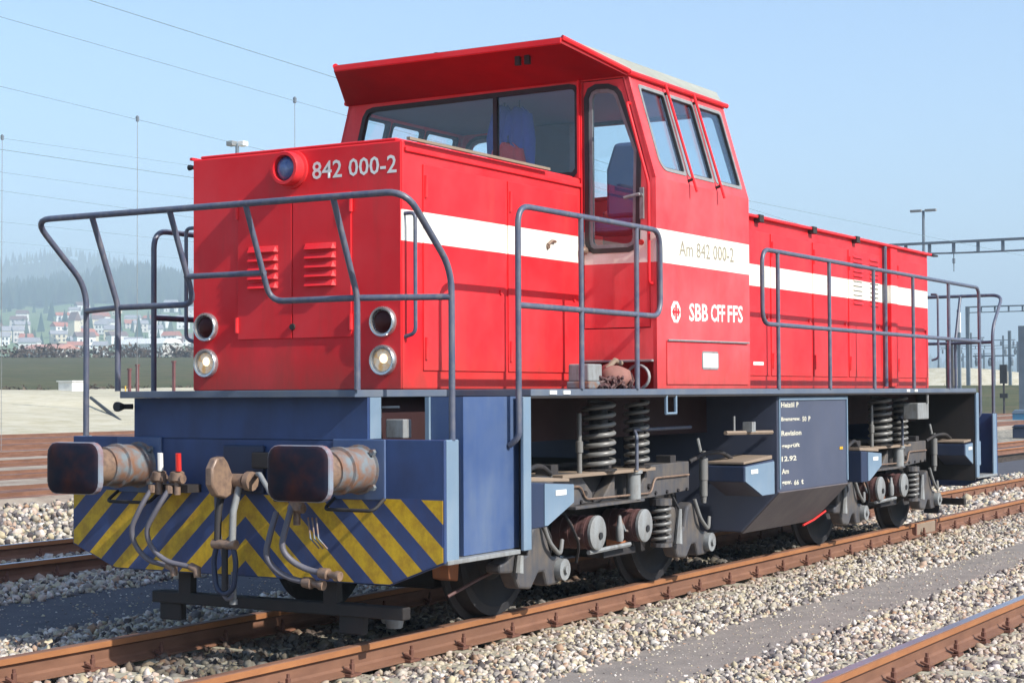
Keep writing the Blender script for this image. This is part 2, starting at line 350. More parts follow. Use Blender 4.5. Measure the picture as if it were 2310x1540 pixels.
# rails and sleepers
PROF = [(-.07,0),(-.07,.012),(-.02,.03),(-.009,.045),(-.009,.105),(-.036,.118),(-.036,.15),(-.030,.158),(.030,.158),(.036,.15),(.036,.118),(.009,.105),(.009,.045),(.02,.03),(.07,.012),(.07,0)]
def rail(parent, y, x0, x1, mat, top=None, far=False):
    z0 = -.158
    if far: prof = [(-.05,0),(-.03,.1),(-.036,.158),(.036,.158),(.03,.1),(.05,0)]
    else: prof = PROF
    o = MB().prism([(y+p[0], z0+p[1]) for p in prof], 'x', x0, x1).build('rail', mat, parent)
    if top and not far: MB().box(x0+.001, x1-.001, y-.030, y+.030, -.0012, .0015).build('running_surface', top, o)
    if not far: MB().box(x0+.001, x1-.001, y-.0385, y-.0355, -.0385, -.004).build('rail_head', M_rusthead, o)
    return o
def track(yc, label, gap=None, x0=-14, x1=260, top=None, clips=(-3, 30)):
    t = thing('railway_track', (6, yc, -.2), label, 'railway track')
    for s in (-1, 1):
        y = yc+s*.75
        if gap and s == -1: rail(t, y, x0, gap-.012, M_rust, top); rail(t, y, gap+.012, x1, M_rust, top)
        else: rail(t, y, x0, x1, M_rust, top)
    sl = None; cl = None; pieces = []
    for k in range(int((clips[1]-clips[0])/.62)):
        x = clips[0]+k*.62 + (.0 if k % 2 else .01)
        if sl is None:
            sl = MB().box(x-.12, x+.12, yc-1.25, yc+1.25, -.30, -.163).build('sleeper', M_sleeper, t, bevel=.012); x00 = x
        else: copy_tree(sl, (x-x00, 0, 0), t)
        for s in (-1, 1):
            for q in (-1, 1):
                y = yc+s*.75+q*.083
                if cl is None:
                    mb = MB().box(x-.055, x+.055, y-.03, y+.03, -.158, -.142)
                    mb.lathe([(0,.017),(.055,.017),(.06,.011),(.082,.011)], (x, y, -.142), (0,0,1), 6)
                    mb.add([(x-.04,y-.025,-.14),(x-.015,y-.025,-.14),(x-.015,y+.03,-.118),(x-.04,y+.03,-.118),(x-.04,y-.025,-.125),(x-.015,y-.025,-.125),(x-.015,y+.03,-.106),(x-.04,y+.03,-.106)],
                           [(0,1,2,3),(4,7,6,5),(0,4,5,1),(1,5,6,2),(2,6,7,3),(3,7,4,0)])
                    cl = mb.build('rail_clip', M_clip, t); c0 = (x, y)
                elif q == -1 or x < 14: copy_tree(cl, (x-c0[0], y-c0[1], 0), t)
    return t
GAP = 11.45
trk = track(0, 'rusty railway track that the red locomotive stands on', gap=GAP)
track(-4.40, 'railway track in the right foreground, its near rail head polished bluish', top=M_shine)
track(5.72, 'rusty railway track just left of the locomotive, part in its shadow', clips=(-1, 16), top=M_shine)
# insulated joint: a pale sleeve over the near rail
MB().box(GAP-.36, GAP+.36, -.80, -.70, -.14, -.012).build('joint_sleeve', M_dust, trk, bevel=.008)
for k in (-.38, .38): MB().box(GAP+k-.02, GAP+k+.02, -.805, -.70, -.15, -.004).build('joint_end', M_clip, trk)
for i, yc in enumerate(FAR):
    t = thing('railway_track', (100, yc, -.2), ['nearest of the rusty yard tracks beyond the pale gravel', 'second rusty yard track beyond the pale gravel', 'third rusty yard track beyond the pale gravel',
        'fourth rusty yard track beyond the pale gravel', 'fifth rusty yard track beyond the pale gravel', 'sixth rusty yard track, one before the pale bank', 'farthest rusty yard track along the pale sand bank'][i], 'railway track', 'yard tracks on the left')
    for s in (-1, 1): rail(t, yc+s*.75, -40, 400, M_rust, far=True)

# ------------------------------------------------------------------ ballast stones (stuff)
def icos():
    t = (1+5**.5)/2
    v = np.array([(-1,t,0),(1,t,0),(-1,-t,0),(1,-t,0),(0,-1,t),(0,1,t),(0,-1,-t),(0,1,-t),(t,0,-1),(t,0,1),(-t,0,-1),(-t,0,1)], float)
    f = np.array([(0,11,5),(0,5,1),(0,1,7),(0,7,10),(0,10,11),(1,5,9),(5,11,4),(11,10,2),(10,7,6),(7,1,8),(3,9,4),(3,4,2),(3,2,6),(3,6,8),(3,8,9),(4,9,5),(2,4,11),(6,2,10),(8,6,7),(9,8,1)])
    return v/np.linalg.norm(v[0]), f
IV, IF = icos()
def stones(name, regions, mat, size=(.014, .031), zj=.045, label=None):
    vs = []; fs = []; base = 0
    for (x0, x1, y0, y1, z, dens, sc) in regions:
        n = int((x1-x0)*(y1-y0)*dens)
        x = rng.uniform(x0, x1, n); y = rng.uniform(y0, y1, n)
        e = (y-y0 < .12) | (y1-y < .12); keep = ~(e & (rng.random(n) < .55)); x = x[keep]; y = y[keep]; n = len(x)
        for ry in (-.75, .75, -3.65, -5.15, 4.97, 6.47):
            k = np.abs(y-ry) > .085; x = x[k]; y = y[k]
        n = len(x)
        zz = z + rng.random(n)*zj*sc; s = rng.uniform(*size, n)*sc*(1+.5*(rng.random(n) < .12))
        q = rng.normal(size=(n, 4)); q /= np.linalg.norm(q, axis=1)[:, None]; a, b_, c, d = q.T
        Rm = np.stack([1-2*(c*c+d*d), 2*(b_*c-a*d), 2*(b_*d+a*c), 2*(b_*c+a*d), 1-2*(b_*b_+d*d), 2*(c*d-a*b_), 2*(b_*d-a*c), 2*(c*d+a*b_), 1-2*(b_*b_+c*c)], 1).reshape(n, 3, 3)
        P = IV[None]*rng.uniform(.55, 1.35, (n, 12, 1))*rng.uniform(.55, 1.3, (n, 1, 3))
        P = np.einsum('nij,nkj->nki', Rm, P)*s[:, None, None] + np.stack([x, y, zz], 1)[:, None]
        vs.append(P.reshape(-1, 3)); fs.append((IF[None]+12*np.arange(n)[:, None, None]+base).reshape(-1, 3)); base += 12*n
    V = np.concatenate(vs); F = np.concatenate(fs)
    me = bpy.data.meshes.new(name); me.vertices.add(len(V)); me.vertices.foreach_set('co', V.ravel().astype(np.float32))
    me.loops.add(len(F)*3); me.loops.foreach_set('vertex_index', F.ravel().astype(np.int32))
    me.polygons.add(len(F)); me.polygons.foreach_set('loop_start', np.arange(0, len(F)*3, 3, dtype=np.int32))
    me.update(); me.validate(); me.materials.append(mat)
    o = bpy.data.objects.new(name, me); COL.objects.link(o); tag(o, label, kind='stuff'); return o
stones('ballast', [
    (-2.5, 8, -1.92, -.8, -.205, 1900, .84), (8, 16, -2.0, -.8, -.205, 1100, 1.0), (16, 34, -2.0, -.8, -.205, 320, 1.5),
    (-2.5, 9, -5.3, -2.6, -.205, 1750, .84), (9, 16, -3.6, -2.5, -.205, 1100, 1.0), (16, 34, -3.6, -2.5, -.2, 320, 1.5),
    (12.5, 16, -.7, 2.0, -.21, 420, 1.3), (16, 34, -.7, 2.0, -.21, 200, 1.7), (-3, -.4, -.7, .7, -.21, 900, 1.1),
    (-3, 7, .8, 2.3, -.205, 1100, 1.05), (-1, 9, 3.7, 7.6, -.205, 520, 1.2)], M_stone, label='pale and brown broken ballast stones between the rails')
stones('shade_ballast', [(-.4, 6, -.7, .7, -.21, 900, 1.1), (6, 12.5, -.7, 2.0, -.21, 420, 1.3)], M_shadestone, label='ballast stones under the locomotive, coloured darker for its shade')
stones('path_gravel', [(-2.5, 10, -2.6, -1.85, -.178, 260, .32), (-3, 9, 2.2, 3.8, -.178, 120, .35), (-2.5, 12, -2.75, -2.5, -.19, 500, .8), (-2.5, 12, -2.0, -1.8, -.19, 300, .75)], M_stone, zj=.006, label='small loose grit scattered on the grey path')
stones('loose_gravel', [(2, 22, 7.3, 13, -.205, 60, 1.8)], M_stone, label='loose pale gravel on the open ground left of the locomotive')
#__PART2__
# ------------------------------------------------------------------ locomotive
L = LOCO
HW, ZD, ZT, HX0, HX1 = .855, 1.541, 3.10, .614, 11.44
CX0, CX1, CW, CT, ZB, ZE = 2.95, 4.66, 1.475, 1.25, 3.07, 3.85
mx = lambda x: 12.2-x
# hoods
for (x0, x1) in ((HX0, CX0), (CX1, HX1)):
    MB().box(x0, x1, -HW, HW, ZD, ZT).build('engine_hood', M_red if x0 > 3 else M_red, L, bevel=.012)
# front hood face is plain red: a thin door field over it (no stripe on the end)
def end_face(x, s):
    """s=-1 front, +1 rear"""
    a, b_ = sorted((x, x+s*.006))
    o = MB().box(a, b_, -HW+.012, HW-.012, ZD+.004, ZT-.012).build('end_panel', M_redplain, L)
    for yy in ((-.47, -.004), (.004, .455)):
        a, b_ = sorted((x+s*.006, x+s*.016))
        d = MB().box(a, b_, yy[0], yy[1], 1.875, 2.80).build('access_door', M_redplain, L, bevel=.004)
        lc = .5*(yy[0]+yy[1])+(.01 if s < 0 else 0)
        for k in range(5):
            z = 2.225+k*.059; p = []
            mb = MB(); y0, y1 = lc-.125, lc+.125; xf = x+s*.016; xo = x+s*.048
            mb.add([(xf,y0,z-.018),(xf,y1,z-.018),(xo,y1-.015,z-.018),(xo,y0+.015,z-.018),(xf,y0,z+.022),(xf,y1,z+.022),(xf+s*.012,y1-.015,z+.018),(xf+s*.012,y0+.015,z+.018)],
                   [(0,1,2,3),(4,7,6,5),(3,2,6,7),(0,3,7,4),(1,5,6,2),(0,4,5,1)])
            mb.build('louvre', M_redplain, d)
    for yy in (-.472, .457):
        for zz in (1.97, 2.72): MB().lathe([(-.05,.013),(.05,.013)], (x+s*.022, yy, zz), (0,0,1), 8).build('hinge', M_redplain, L)
    MB().lathe([(0,.022),(.012,.02)], (x+s*.016, -.005, 1.95), (s,0,0), 12).build('door_latch', M_dark, L)
end_face(HX0, -1); end_face(HX1, 1)
# lights at the ends
def lamp(x, y, z, s, lens, r=.097, depth=.035):
    o = MB().lathe([(0,r*1.0),(depth*.7,r),(depth,r*.93),(depth*.95,r*.82),(depth*.3,r*.76)], (x, y, z), (s,0,0), 28).build('marker_lamp', M_chrome, L, smooth=40)
    pr_ = [(.006+.02*math.cos(a), r*.77*math.sin(a)+1e-4) for a in [math.pi/2*k/6 for k in range(7)]][::-1]
    MB().lathe(pr_, (x, y, z), (s,0,0), 24).build('lens', lens, o, smooth=60)
    if lens is M_lens_w:
        MB().lathe([(.024,.030),(.031,.022),(.034,.001)], (x, y-.012, z+.010), (s,0,0), 16).build('bulb', M_bulb, o, smooth=60)
        MB().lathe([(.0,r*.79),(.020,r*.80),(.024,r*.74),(.010,r*.70)], (x, y, z), (s,0,0), 24).build('reflector', M_chrome, o, smooth=40)
    return o
for x, s in ((HX0-.006, -1), (HX1+.006, 1)):
    MB().box(*sorted((x+s*.0, x+s*.004)), -.80, -.63, 1.60, 2.10).box(*sorted((x+s*.0, x+s*.004)), .64, .81, 1.60, 2.10).build('lamp_mount', M_redplain, L) if False else None
    for y in (-.716, .725):
        lamp(x, y, 1.965, s, M_lens_r); lamp(x, y, 1.724, s, M_lens_w)
    o = MB().lathe([(0,.125),(.015,.125),(.02,.108),(.085,.112),(.10,.105),(.10,.085),(.06,.08)], (x, .0, 2.972), (s,0,0), 32).build('headlight', M_redplain, L, smooth=40)
    MB().lathe([(.06,.08),(.07,.078),(.085,.055),(.092,.03),(.094,.001)], (x, .0, 2.972), (s,0,0), 28).build('lens', M_lens_b, o, smooth=60)
text('running_number', '842 000-2', (HX0-.006, -.158, 2.895), (0,-1,.0), (0,0,1), .115, .66, M_white, L, bold=.012)
# hood side doors, hinges, grab pipes
def side_doors(xs, s, z0=1.66, z1=2.97):
    for a, b_ in xs:
        y0, y1 = sorted((s*HW, s*(HW+.010)))
        d = MB().box(a+.008, b_-.008, y0, y1, z0, z1).build('access_door', M_red, L, bevel=.003)
        for zz in (z0+.14, z1-.14):
            MB().lathe([(-.07,.012),(.07,.012)], (a+.03, s*(HW+.014), zz), (0,0,1), 8).build('hinge', M_red, d)
        if b_-a > .5: MB().lathe([(0,.02),(.012,.018)], (b_-.08, s*(HW+.01), 2.2), (0,s,0), 10).build('door_latch', M_red, d)
for s in (-1, 1):
    side_doors([(.83,1.86),(1.88,2.90)], s)
    side_doors([(4.78,5.6),(5.62,6.6),(6.62,7.66),(7.70,8.68),(8.72,9.72)], s)
    side_doors([(10.28,11.38)], s)
    y = s*(HW+.03)
    MB().box(9.98, 10.20, *sorted((s*HW, s*(HW+.045))), ZD+.02, ZT-.03).build('corner_rib', M_red, L, bevel=.006)
    MB().tube([(9.82, y, 3.08), (9.82, y, ZD+.02)], .022, 8).build('drain_pipe', M_rail, L, smooth=40)
    # drip rail on the hood edges
    MB().box(HX0+.02, 2.42, *sorted((s*.875, s*.90)), 3.10, 3.118).build('drip_rail', M_dust if s < 0 else M_red, L)
    MB().box(HX0+.02, CX0, *sorted((s*.852, s*.873)), 3.03, 3.06).build('hood_edge', M_red, L, bevel=.006)
    MB().box(CX1, HX1+.05, *sorted((s*.83, s*.90)), 3.085, 3.112).build('drip_rail', M_redplain, L, bevel=.006)
    MB().box(HX1+.03, HX1+.24, *sorted((s*.86, s*.91)), 3.085, 3.105).build('drip_spout', M_black, L)
    for x in (5.0, 6.3, 7.65, 8.9): MB().box(x-.05, x+.05, *sorted((s*.84, s*.915)), 3.05, 3.118).build('clasp', M_dark, L, bevel=.004)
    # grab pipes at the hood corners
    for xx in (.637, mx(.637)):
        yy = s*.935
        MB().tube(fillet([(xx, s*HW, 2.64),(xx, yy, 2.64),(xx, yy, 1.89),(xx+(.0), s*HW, 1.87)], .05), .013, 8).build('grab_bar', M_rail, L, smooth=50)
    for k in range(11):
        z = 2.42+k*.048
        for xa in (8.85, 9.36):
            MB().add([(xa, s*(HW+.01), z),(xa+.30, s*(HW+.01), z),(xa+.28, s*(HW+.028), z-.003),(xa+.02, s*(HW+.028), z-.003),(xa, s*(HW+.01), z+.025),(xa+.30, s*(HW+.01), z+.025)],
                     [(0,1,2,3),(3,2,5,4),(0,3,4),(1,5,2)]).build('louvre', M_red, L)
MB().box(HX0+.01, CX0, -.80, .80, ZT, ZT+.02).build('hood_lid', M_redplain, L, bevel=.01)
MB().box(CX1, HX1-.01, -.80, .80, ZT, ZT+.02).build('hood_lid', M_redplain, L, bevel=.01)
MB().tube([(.74, .97, 3.07), (.74, .86, 3.05)], .010, 8).lathe([(0,.012),(.03,.02),(.04,.02)], (.74, .96, 3.07), (0,1,0), 12).build('horn', M_black, L, smooth=40)
# ---- cab
cabwin_side = lambda: None
for s in (-1, 1):
    U = (1,0,0) if s < 0 else (-1,0,0); O0 = (CX0, s*CW, 0) if s < 0 else (CX1, s*CW, 0); wd = CX1-CX0
    plate('cab_side_wall', (O0[0], s*CW, 0), U, (0,0,1), [(0,ZD),(wd,ZD),(wd,ZB),(0,ZB)], [], .03, M_cab, L, bevel=.004)
    # slanted upper wall with three window openings
    V = Vector((0, -s*(CW-CT), ZE-ZB)).normalized(); hgt = math.hypot(CW-CT, ZE-ZB)
    O1 = (O0[0], s*CW, ZB)
    xs = [(.13,.565),(.60,1.075),(1.115,1.615)]
    if s > 0: xs = [(wd-b_, wd-a) for a, b_ in xs]
    def rr(a, b_, c, d, rads):
        pts = []
        for (px, py), rad in zip(((a,c),(b_,c),(b_,d),(a,d)), rads):
            sx_, sy_ = (1 if px == a else -1), (1 if py == c else -1)
            cx, cy = px+sx_*rad, py+sy_*rad
            a0 = {(1,1):180,(-1,1):270,(-1,-1):0,(1,-1):90}[(sx_, sy_)]
            pts += [(cx+rad*math.cos(R(a0+90*k/5)), cy+rad*math.sin(R(a0+90*k/5))) for k in range(6)]
        return pts
    hz = (.075, .735)
    def holes(e):
        o = []
        for i, (a, b_) in enumerate(xs):
            o.append(rr(a+e, b_-e, hz[0]+e, hz[1]-e, [.10-e if (i == 0 and s < 0) else .03]+[.03]*3))
        return o
    plate('cab_upper_wall', O1, U, V, [(0,0),(wd,0),(wd,hgt),(0,hgt)], holes(0), .028, M_cab, L, bevel=.003)
    for i in range(3):
        f = plate('window', O1, U, V, holes(-.008)[i], [holes(.020)[i]], .04, M_ltgrey if s < 0 else M_black, L, off=.006)
        plate('pane', O1, U, V, holes(.016)[i], [], .006, M_glass, f, off=-.008)
        if s < 0: plate('gasket', O1, U, V, holes(.018)[i], [holes(.026)[i]], .036, M_black, f, off=.002)
    if s < 0:
        UV = lambda a, b_, o: Vector(O1)+Vector(U)*a+V*b_+Vector(U).cross(V)*o
        for a in (.585, 1.095):
            MB().tube([UV(a-.02,.80,.035), UV(a-.01,-.07,.045)], .011, 8).build('window_bar', M_redplain, L, smooth=40)
            for b_ in (.03, .73): MB().tube([UV(a-.014,b_,.0), UV(a-.014,b_,.045)], .012, 8).build('bar_bracket', M_dark, L)
wd2 = 2*CW
FO = (CX0, CW, 0)     # front wall: u to the right of the photograph = -y
fy = lambda y: CW-y
outer = [(fy(CW-.03),1.75),(fy(-CW+.03),1.75),(fy(-CW+.03),ZB),(fy(-CT),3.87),(fy(CT),3.87),(fy(CW-.03),ZB)]
big = [(fy(1.26),3.16),(fy(-.80),3.13),(fy(-.835),3.17),(fy(-.835),3.75),(fy(-.81),3.79),(fy(-.76),3.80),(fy(1.02),3.785),(fy(1.075),3.77),(fy(1.11),3.72)]
dw = [(fy(-.915),2.62),(fy(-.93),2.58),(fy(-.965),2.56),(fy(-1.25),2.56),(fy(-1.30),2.58),(fy(-1.32),2.63),(fy(-1.335),3.28),(fy(-1.18),3.70),(fy(-1.15),3.735),(fy(-1.09),3.76),(fy(-.99),3.765),(fy(-.94),3.745),(fy(-.915),3.69)]
dr = [(fy(-.875),1.98),(fy(-1.425),1.98),(fy(-1.425),ZB),(fy(-1.215),3.82),(fy(-.875),3.82)]
def shrink(p, e):
    c = np.mean(p, 0); out = []
    p = [np.array(q) for q in p]; m_ = len(p); area = sum(p[i][0]*p[(i+1)%m_][1]-p[(i+1)%m_][0]*p[i][1] for i in range(m_))
    for i in range(m_):
        a, b_, c_ = p[i-1], p[i], p[(i+1)%m_]
        n1 = np.array([-(b_-a)[1], (b_-a)[0]]); n1 = n1/np.linalg.norm(n1); n2 = np.array([-(c_-b_)[1], (c_-b_)[0]]); n2 = n2/np.linalg.norm(n2)
        nn = n1+n2; nn = nn/(nn@nn)*2; out.append(tuple(b_+nn*e*(1 if area > 0 else -1)))
    return out
for X, N in ((CX0, -1), (CX1, 1)):
    if N < 0: O, U = (X, CW, 0), (0,-1,0)
    else: O, U = (X, -CW, 0), (0,1,0)
    if N > 0: big = [(fy(1.38),3.16),(fy(-.80),3.13),(fy(-.835),3.17),(fy(-.835),3.75),(fy(-.81),3.79),(fy(-.76),3.80),(fy(1.14),3.785),(fy(1.19),3.76),(fy(1.21),3.72)]
    plate('cab_end_wall', O, U, (0,0,1), outer, [big, dr], .03, M_cab, L, bevel=.003)
    f = plate('window', O, U, (0,0,1), shrink(big, -.012), [shrink(big, .022)], .045, M_black, L, off=.006)
    plate('pane', O, U, (0,0,1), shrink(big, .015), [], .006, M_glass, f, off=-.01)
    plate('mullion', O, U, (0,0,1), [(fy(-.10),3.14),(fy(-.135),3.14),(fy(-.135),3.80),(fy(-.10),3.80)], [], .04, M_black, f, off=.003)
    d = plate('door', O, U, (0,0,1), shrink(dr, .008), [shrink(dw, -.02)], .035, M_cab, L, off=-.004, bevel=.003)
    plate('door_gasket', O, U, (0,0,1), shrink(dw, -.024), [shrink(dw, .012)], .04, M_black, d, off=.004)
    plate('window_frame', O, U, (0,0,1), shrink(dw, .010), [shrink(dw, .040)], .03, M_ltgrey, d, off=-.006)
    plate('pane', O, U, (0,0,1), shrink(dw, .02), [], .006, M_glass, d, off=-.012)
    v = lambda y: (-y if N < 0 else y)
    if N < 0:
        MB().box(X-.018, X-.006, -1.385, -1.350, 2.77, 3.0).build('lock_plate', M_ltgrey, d, bevel=.003)
        MB().tube([(X-.012,-1.366,2.945),(X-.065,-1.366,2.945),(X-.065,-1.25,2.925)], .013, 8).build('handle', M_ltgrey, d, smooth=50)
        MB().lathe([(0,.022),(.02,.02)], (X-.02,-1.365,2.60), (-1,0,0), 12).build('keyhole', M_redlev, d)
        MB().tube(fillet([(X-.0,-1.44,2.30),(X-.05,-1.44,2.30),(X-.05,-1.44,3.02),(X-.05,-1.27,3.62),(X,-1.27,3.62)], .04), .012, 8).build('grab_bar', M_redplain, L, smooth=50)
        MB().box(X-.012, X-.002, -.872, -.865, 1.78, 3.80).box(X-.03, X-.001, -.862, -.845, 3.1, 3.85).build('door_post', M_redplain, L)
        MB().box(X-.035, X-.003, -1.45, -.87, 1.735, 1.752).build('door_sill', M_ltgrey, L, bevel=.004)
MB().box(CX0+.33, CX1-.33, -CW+.035, CW-.035, ZD, 1.747).box(CX0+.03, CX1-.03, -CW+.04, CW-.04, 1.75, 1.80).build('cab_floor', M_redplain, L)
MB().box(CX0+.035, CX1-.035, -CT-.0, CT+.0, 3.80, 3.835).build('ceiling', M_ceil, L)
# roof: grey skin over the flared red visors
ri = [(2.42, 1.0, 4.03), (5.12, 1.0, 4.03), (CX1, CT+.005, 3.853), (CX0, CT+.005, 3.853)]
V8 = [(2.42,-1,4.03),(5.12,-1,4.03),(5.12,1,4.03),(2.42,1,4.03),(CX0,-CT-.01,3.855),(CX1,-CT-.01,3.855),(CX1,CT+.01,3.855),(CX0,CT+.01,3.855)]
MB().add([(x,y,z+.018) for x,y,z in V8[:4]]+V8[4:], [(0,1,2,3),(4,5,1,0),(6,7,3,2),(4,7,6,5),(0,3,7,4),(1,5,6,2)]).build('roof', M_roof, L, bevel=.004)
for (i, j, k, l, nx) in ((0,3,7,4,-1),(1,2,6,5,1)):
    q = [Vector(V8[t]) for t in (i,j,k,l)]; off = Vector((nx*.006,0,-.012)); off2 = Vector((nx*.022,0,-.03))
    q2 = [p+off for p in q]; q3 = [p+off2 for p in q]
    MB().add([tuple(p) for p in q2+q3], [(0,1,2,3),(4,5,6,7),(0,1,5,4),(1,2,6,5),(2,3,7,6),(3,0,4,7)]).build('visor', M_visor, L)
    if nx > 0: continue
    X = 2.42
    MB().box(*sorted((X-nx*.002, X+nx*.02)), -1.0, 1.0, 3.995, 4.04 if nx < 0 else 4.03).build('visor_lip', M_redplain, L, bevel=.005)
    for sy in (-1, 1):
        a, b_ = V8[i] if sy < 0 else V8[j], V8[l] if sy < 0 else V8[k]
        MB().tube([Vector(a)+Vector((0,0,.012)), Vector(b_)+Vector((nx*.0,sy*.01,.0))], .022, 8).build('roof_edge', M_redplain, L)
for s in (-1, 1): MB().tube([(CX0-.02, s*(CT+.022), 3.848), (CX1+.04, s*(CT+.022), 3.848)], .021, 8).build('gutter', M_redplain, L, smooth=40)
MB().lathe([(0,.05),(.03,.05),(.05,.03),(.08,.02)], (2.75, .28, 4.045), (0,0,1), 12).build('roof_vent', M_black, L)
for y in (-.58, -.66): MB().box(2.50, 2.53, y-.02, y+.02, 3.90, 3.98).build('visor_bracket', M_dark, L)
# cab interior
MB().box(CX0+.05, CX1-.05, -.82, .82, 1.80, 2.62).build('engine_cover', M_desk, L, bevel=.03)
o = MB().box(4.05, 4.55, -1.28, -.45, 2.50, 2.98).box(3.05, 3.5, .2, 1.2, 2.5, 3.18).build('control_desk', M_desk, L, bevel=.03)
MB().box(4.38, 4.60, .02, .40, 1.8, 3.78).build('sky_blocker', M_int, L, bevel=.01)  # added box, blocks the bright sky behind the right front pane
MB().prism([(-1.15,2.98),(-.70,2.98),(-.86,3.08),(-1.0,3.13)], 'x', 4.2, 4.5).build('instrument_hood', M_desk, o, bevel=.01)
for (x, y, z) in ((3.42, -1.02, 3.0), (4.25, .95, 2.9)):
    o = MB().prism([(y-.2,z-.15),(y+.2,z-.15),(y+.2,z+.22),(y+.13,z+.42),(y-.13,z+.42),(y-.2,z+.22)], 'x', x, x+.1).build('seat_back', M_seat, L, bevel=.03)
    MB().box(x-.4, x, y-.22, y+.22, z-.30, z-.2).build('seat_cushion', M_seat, L, bevel=.03)
# lettering on the cab side
text('running_number', 'Am 842 000-2', (3.336, -CW, 2.525), (1,0,.012), (0,0,1), .115, 1.01, paint('grey_lettering', (.30,.27,.20), .6, amt=.5, bmp=0), L)
for s_, x_, w_, z_ in (('SBB', 3.50, .34, 2.045), ('CFF', 3.895, .27, 2.053), ('FFS', 4.215, .30, 2.059)): text('company_letters', s_, (x_, -CW, z_), (1,0,.02), (0,0,1), .135, w_, M_white, L, bold=.02)
EO = Vector((3.265, -CW-.003, 2.105))
oct_ = [(.085*math.cos(R(22.5+45*k)), .085*math.sin(R(22.5+45*k))) for k in range(8)]
em = plate('emblem', EO, (1,0,0), (0,0,1), oct_, [], .003, M_white, L)
mb = MB().box(EO.x-.012, EO.x+.012, EO.y-.003, EO.y-.001, EO.z-.055, EO.z+.055).box(EO.x-.05, EO.x-.012, EO.y-.003, EO.y-.001, EO.z-.01, EO.z+.01).box(EO.x+.012, EO.x+.05, EO.y-.003, EO.y-.001, EO.z-.01, EO.z+.01)
for s in (-1, 1):
    for q in (-1, 1): mb.prism([(EO.x+s*.065, EO.z), (EO.x+s*.035, EO.z+q*.034), (EO.x+s*.022, EO.z+q*.026), (EO.x+s*.040, EO.z)], 'y', EO.y-.0035, EO.y-.001)
mb.build('emblem_arrows', M_redplain, em)
MB().box(3.10, 4.60, -CW-.010, -CW, 1.57, 1.885).build('hatch', M_cab, L, bevel=.004)
MB().tube([(3.10,-CW-.018,1.893),(4.60,-CW-.018,1.905)], .008, 6).build('hatch_hinge', M_ltgrey, L)
o = plate('maker_plate', (3.70, -CW-.014, 1.685), (1,0,0), (0,0,1), [(.02,0),(.29,0),(.31,.02),(.31,.12),(.29,.14),(.02,.14),(0,.12),(0,.02)], [], .004, M_ltgrey, L)
plate('plate_field', (3.72, -CW-.016, 1.70), (1,0,0), (0,0,1), [(0,0),(.27,0),(.27,.11),(0,.11)], [], .002, M_white, o)
MB().box(6.18, 6.42, -HW-.013, -HW-.011, 1.755, 1.785).build('small_plate', M_white, L)
# small marks on the hood stripe
MB().tube([(2.42,-HW-.02,2.57),(2.47,-HW-.025,2.60),(2.53,-HW-.02,2.60)], .012, 6).lathe([(0,.02),(.02,.02)], (2.43,-HW-.005,2.56), (0,-1,0), 8).build('door_catch', M_greasy, L)
MB().lathe([(0,.03),(.03,.028),(.05,.015)], (2.93, -.90, 2.56), (-1,0,0), 12).build('wall_fitting', M_greasy, L, smooth=40)
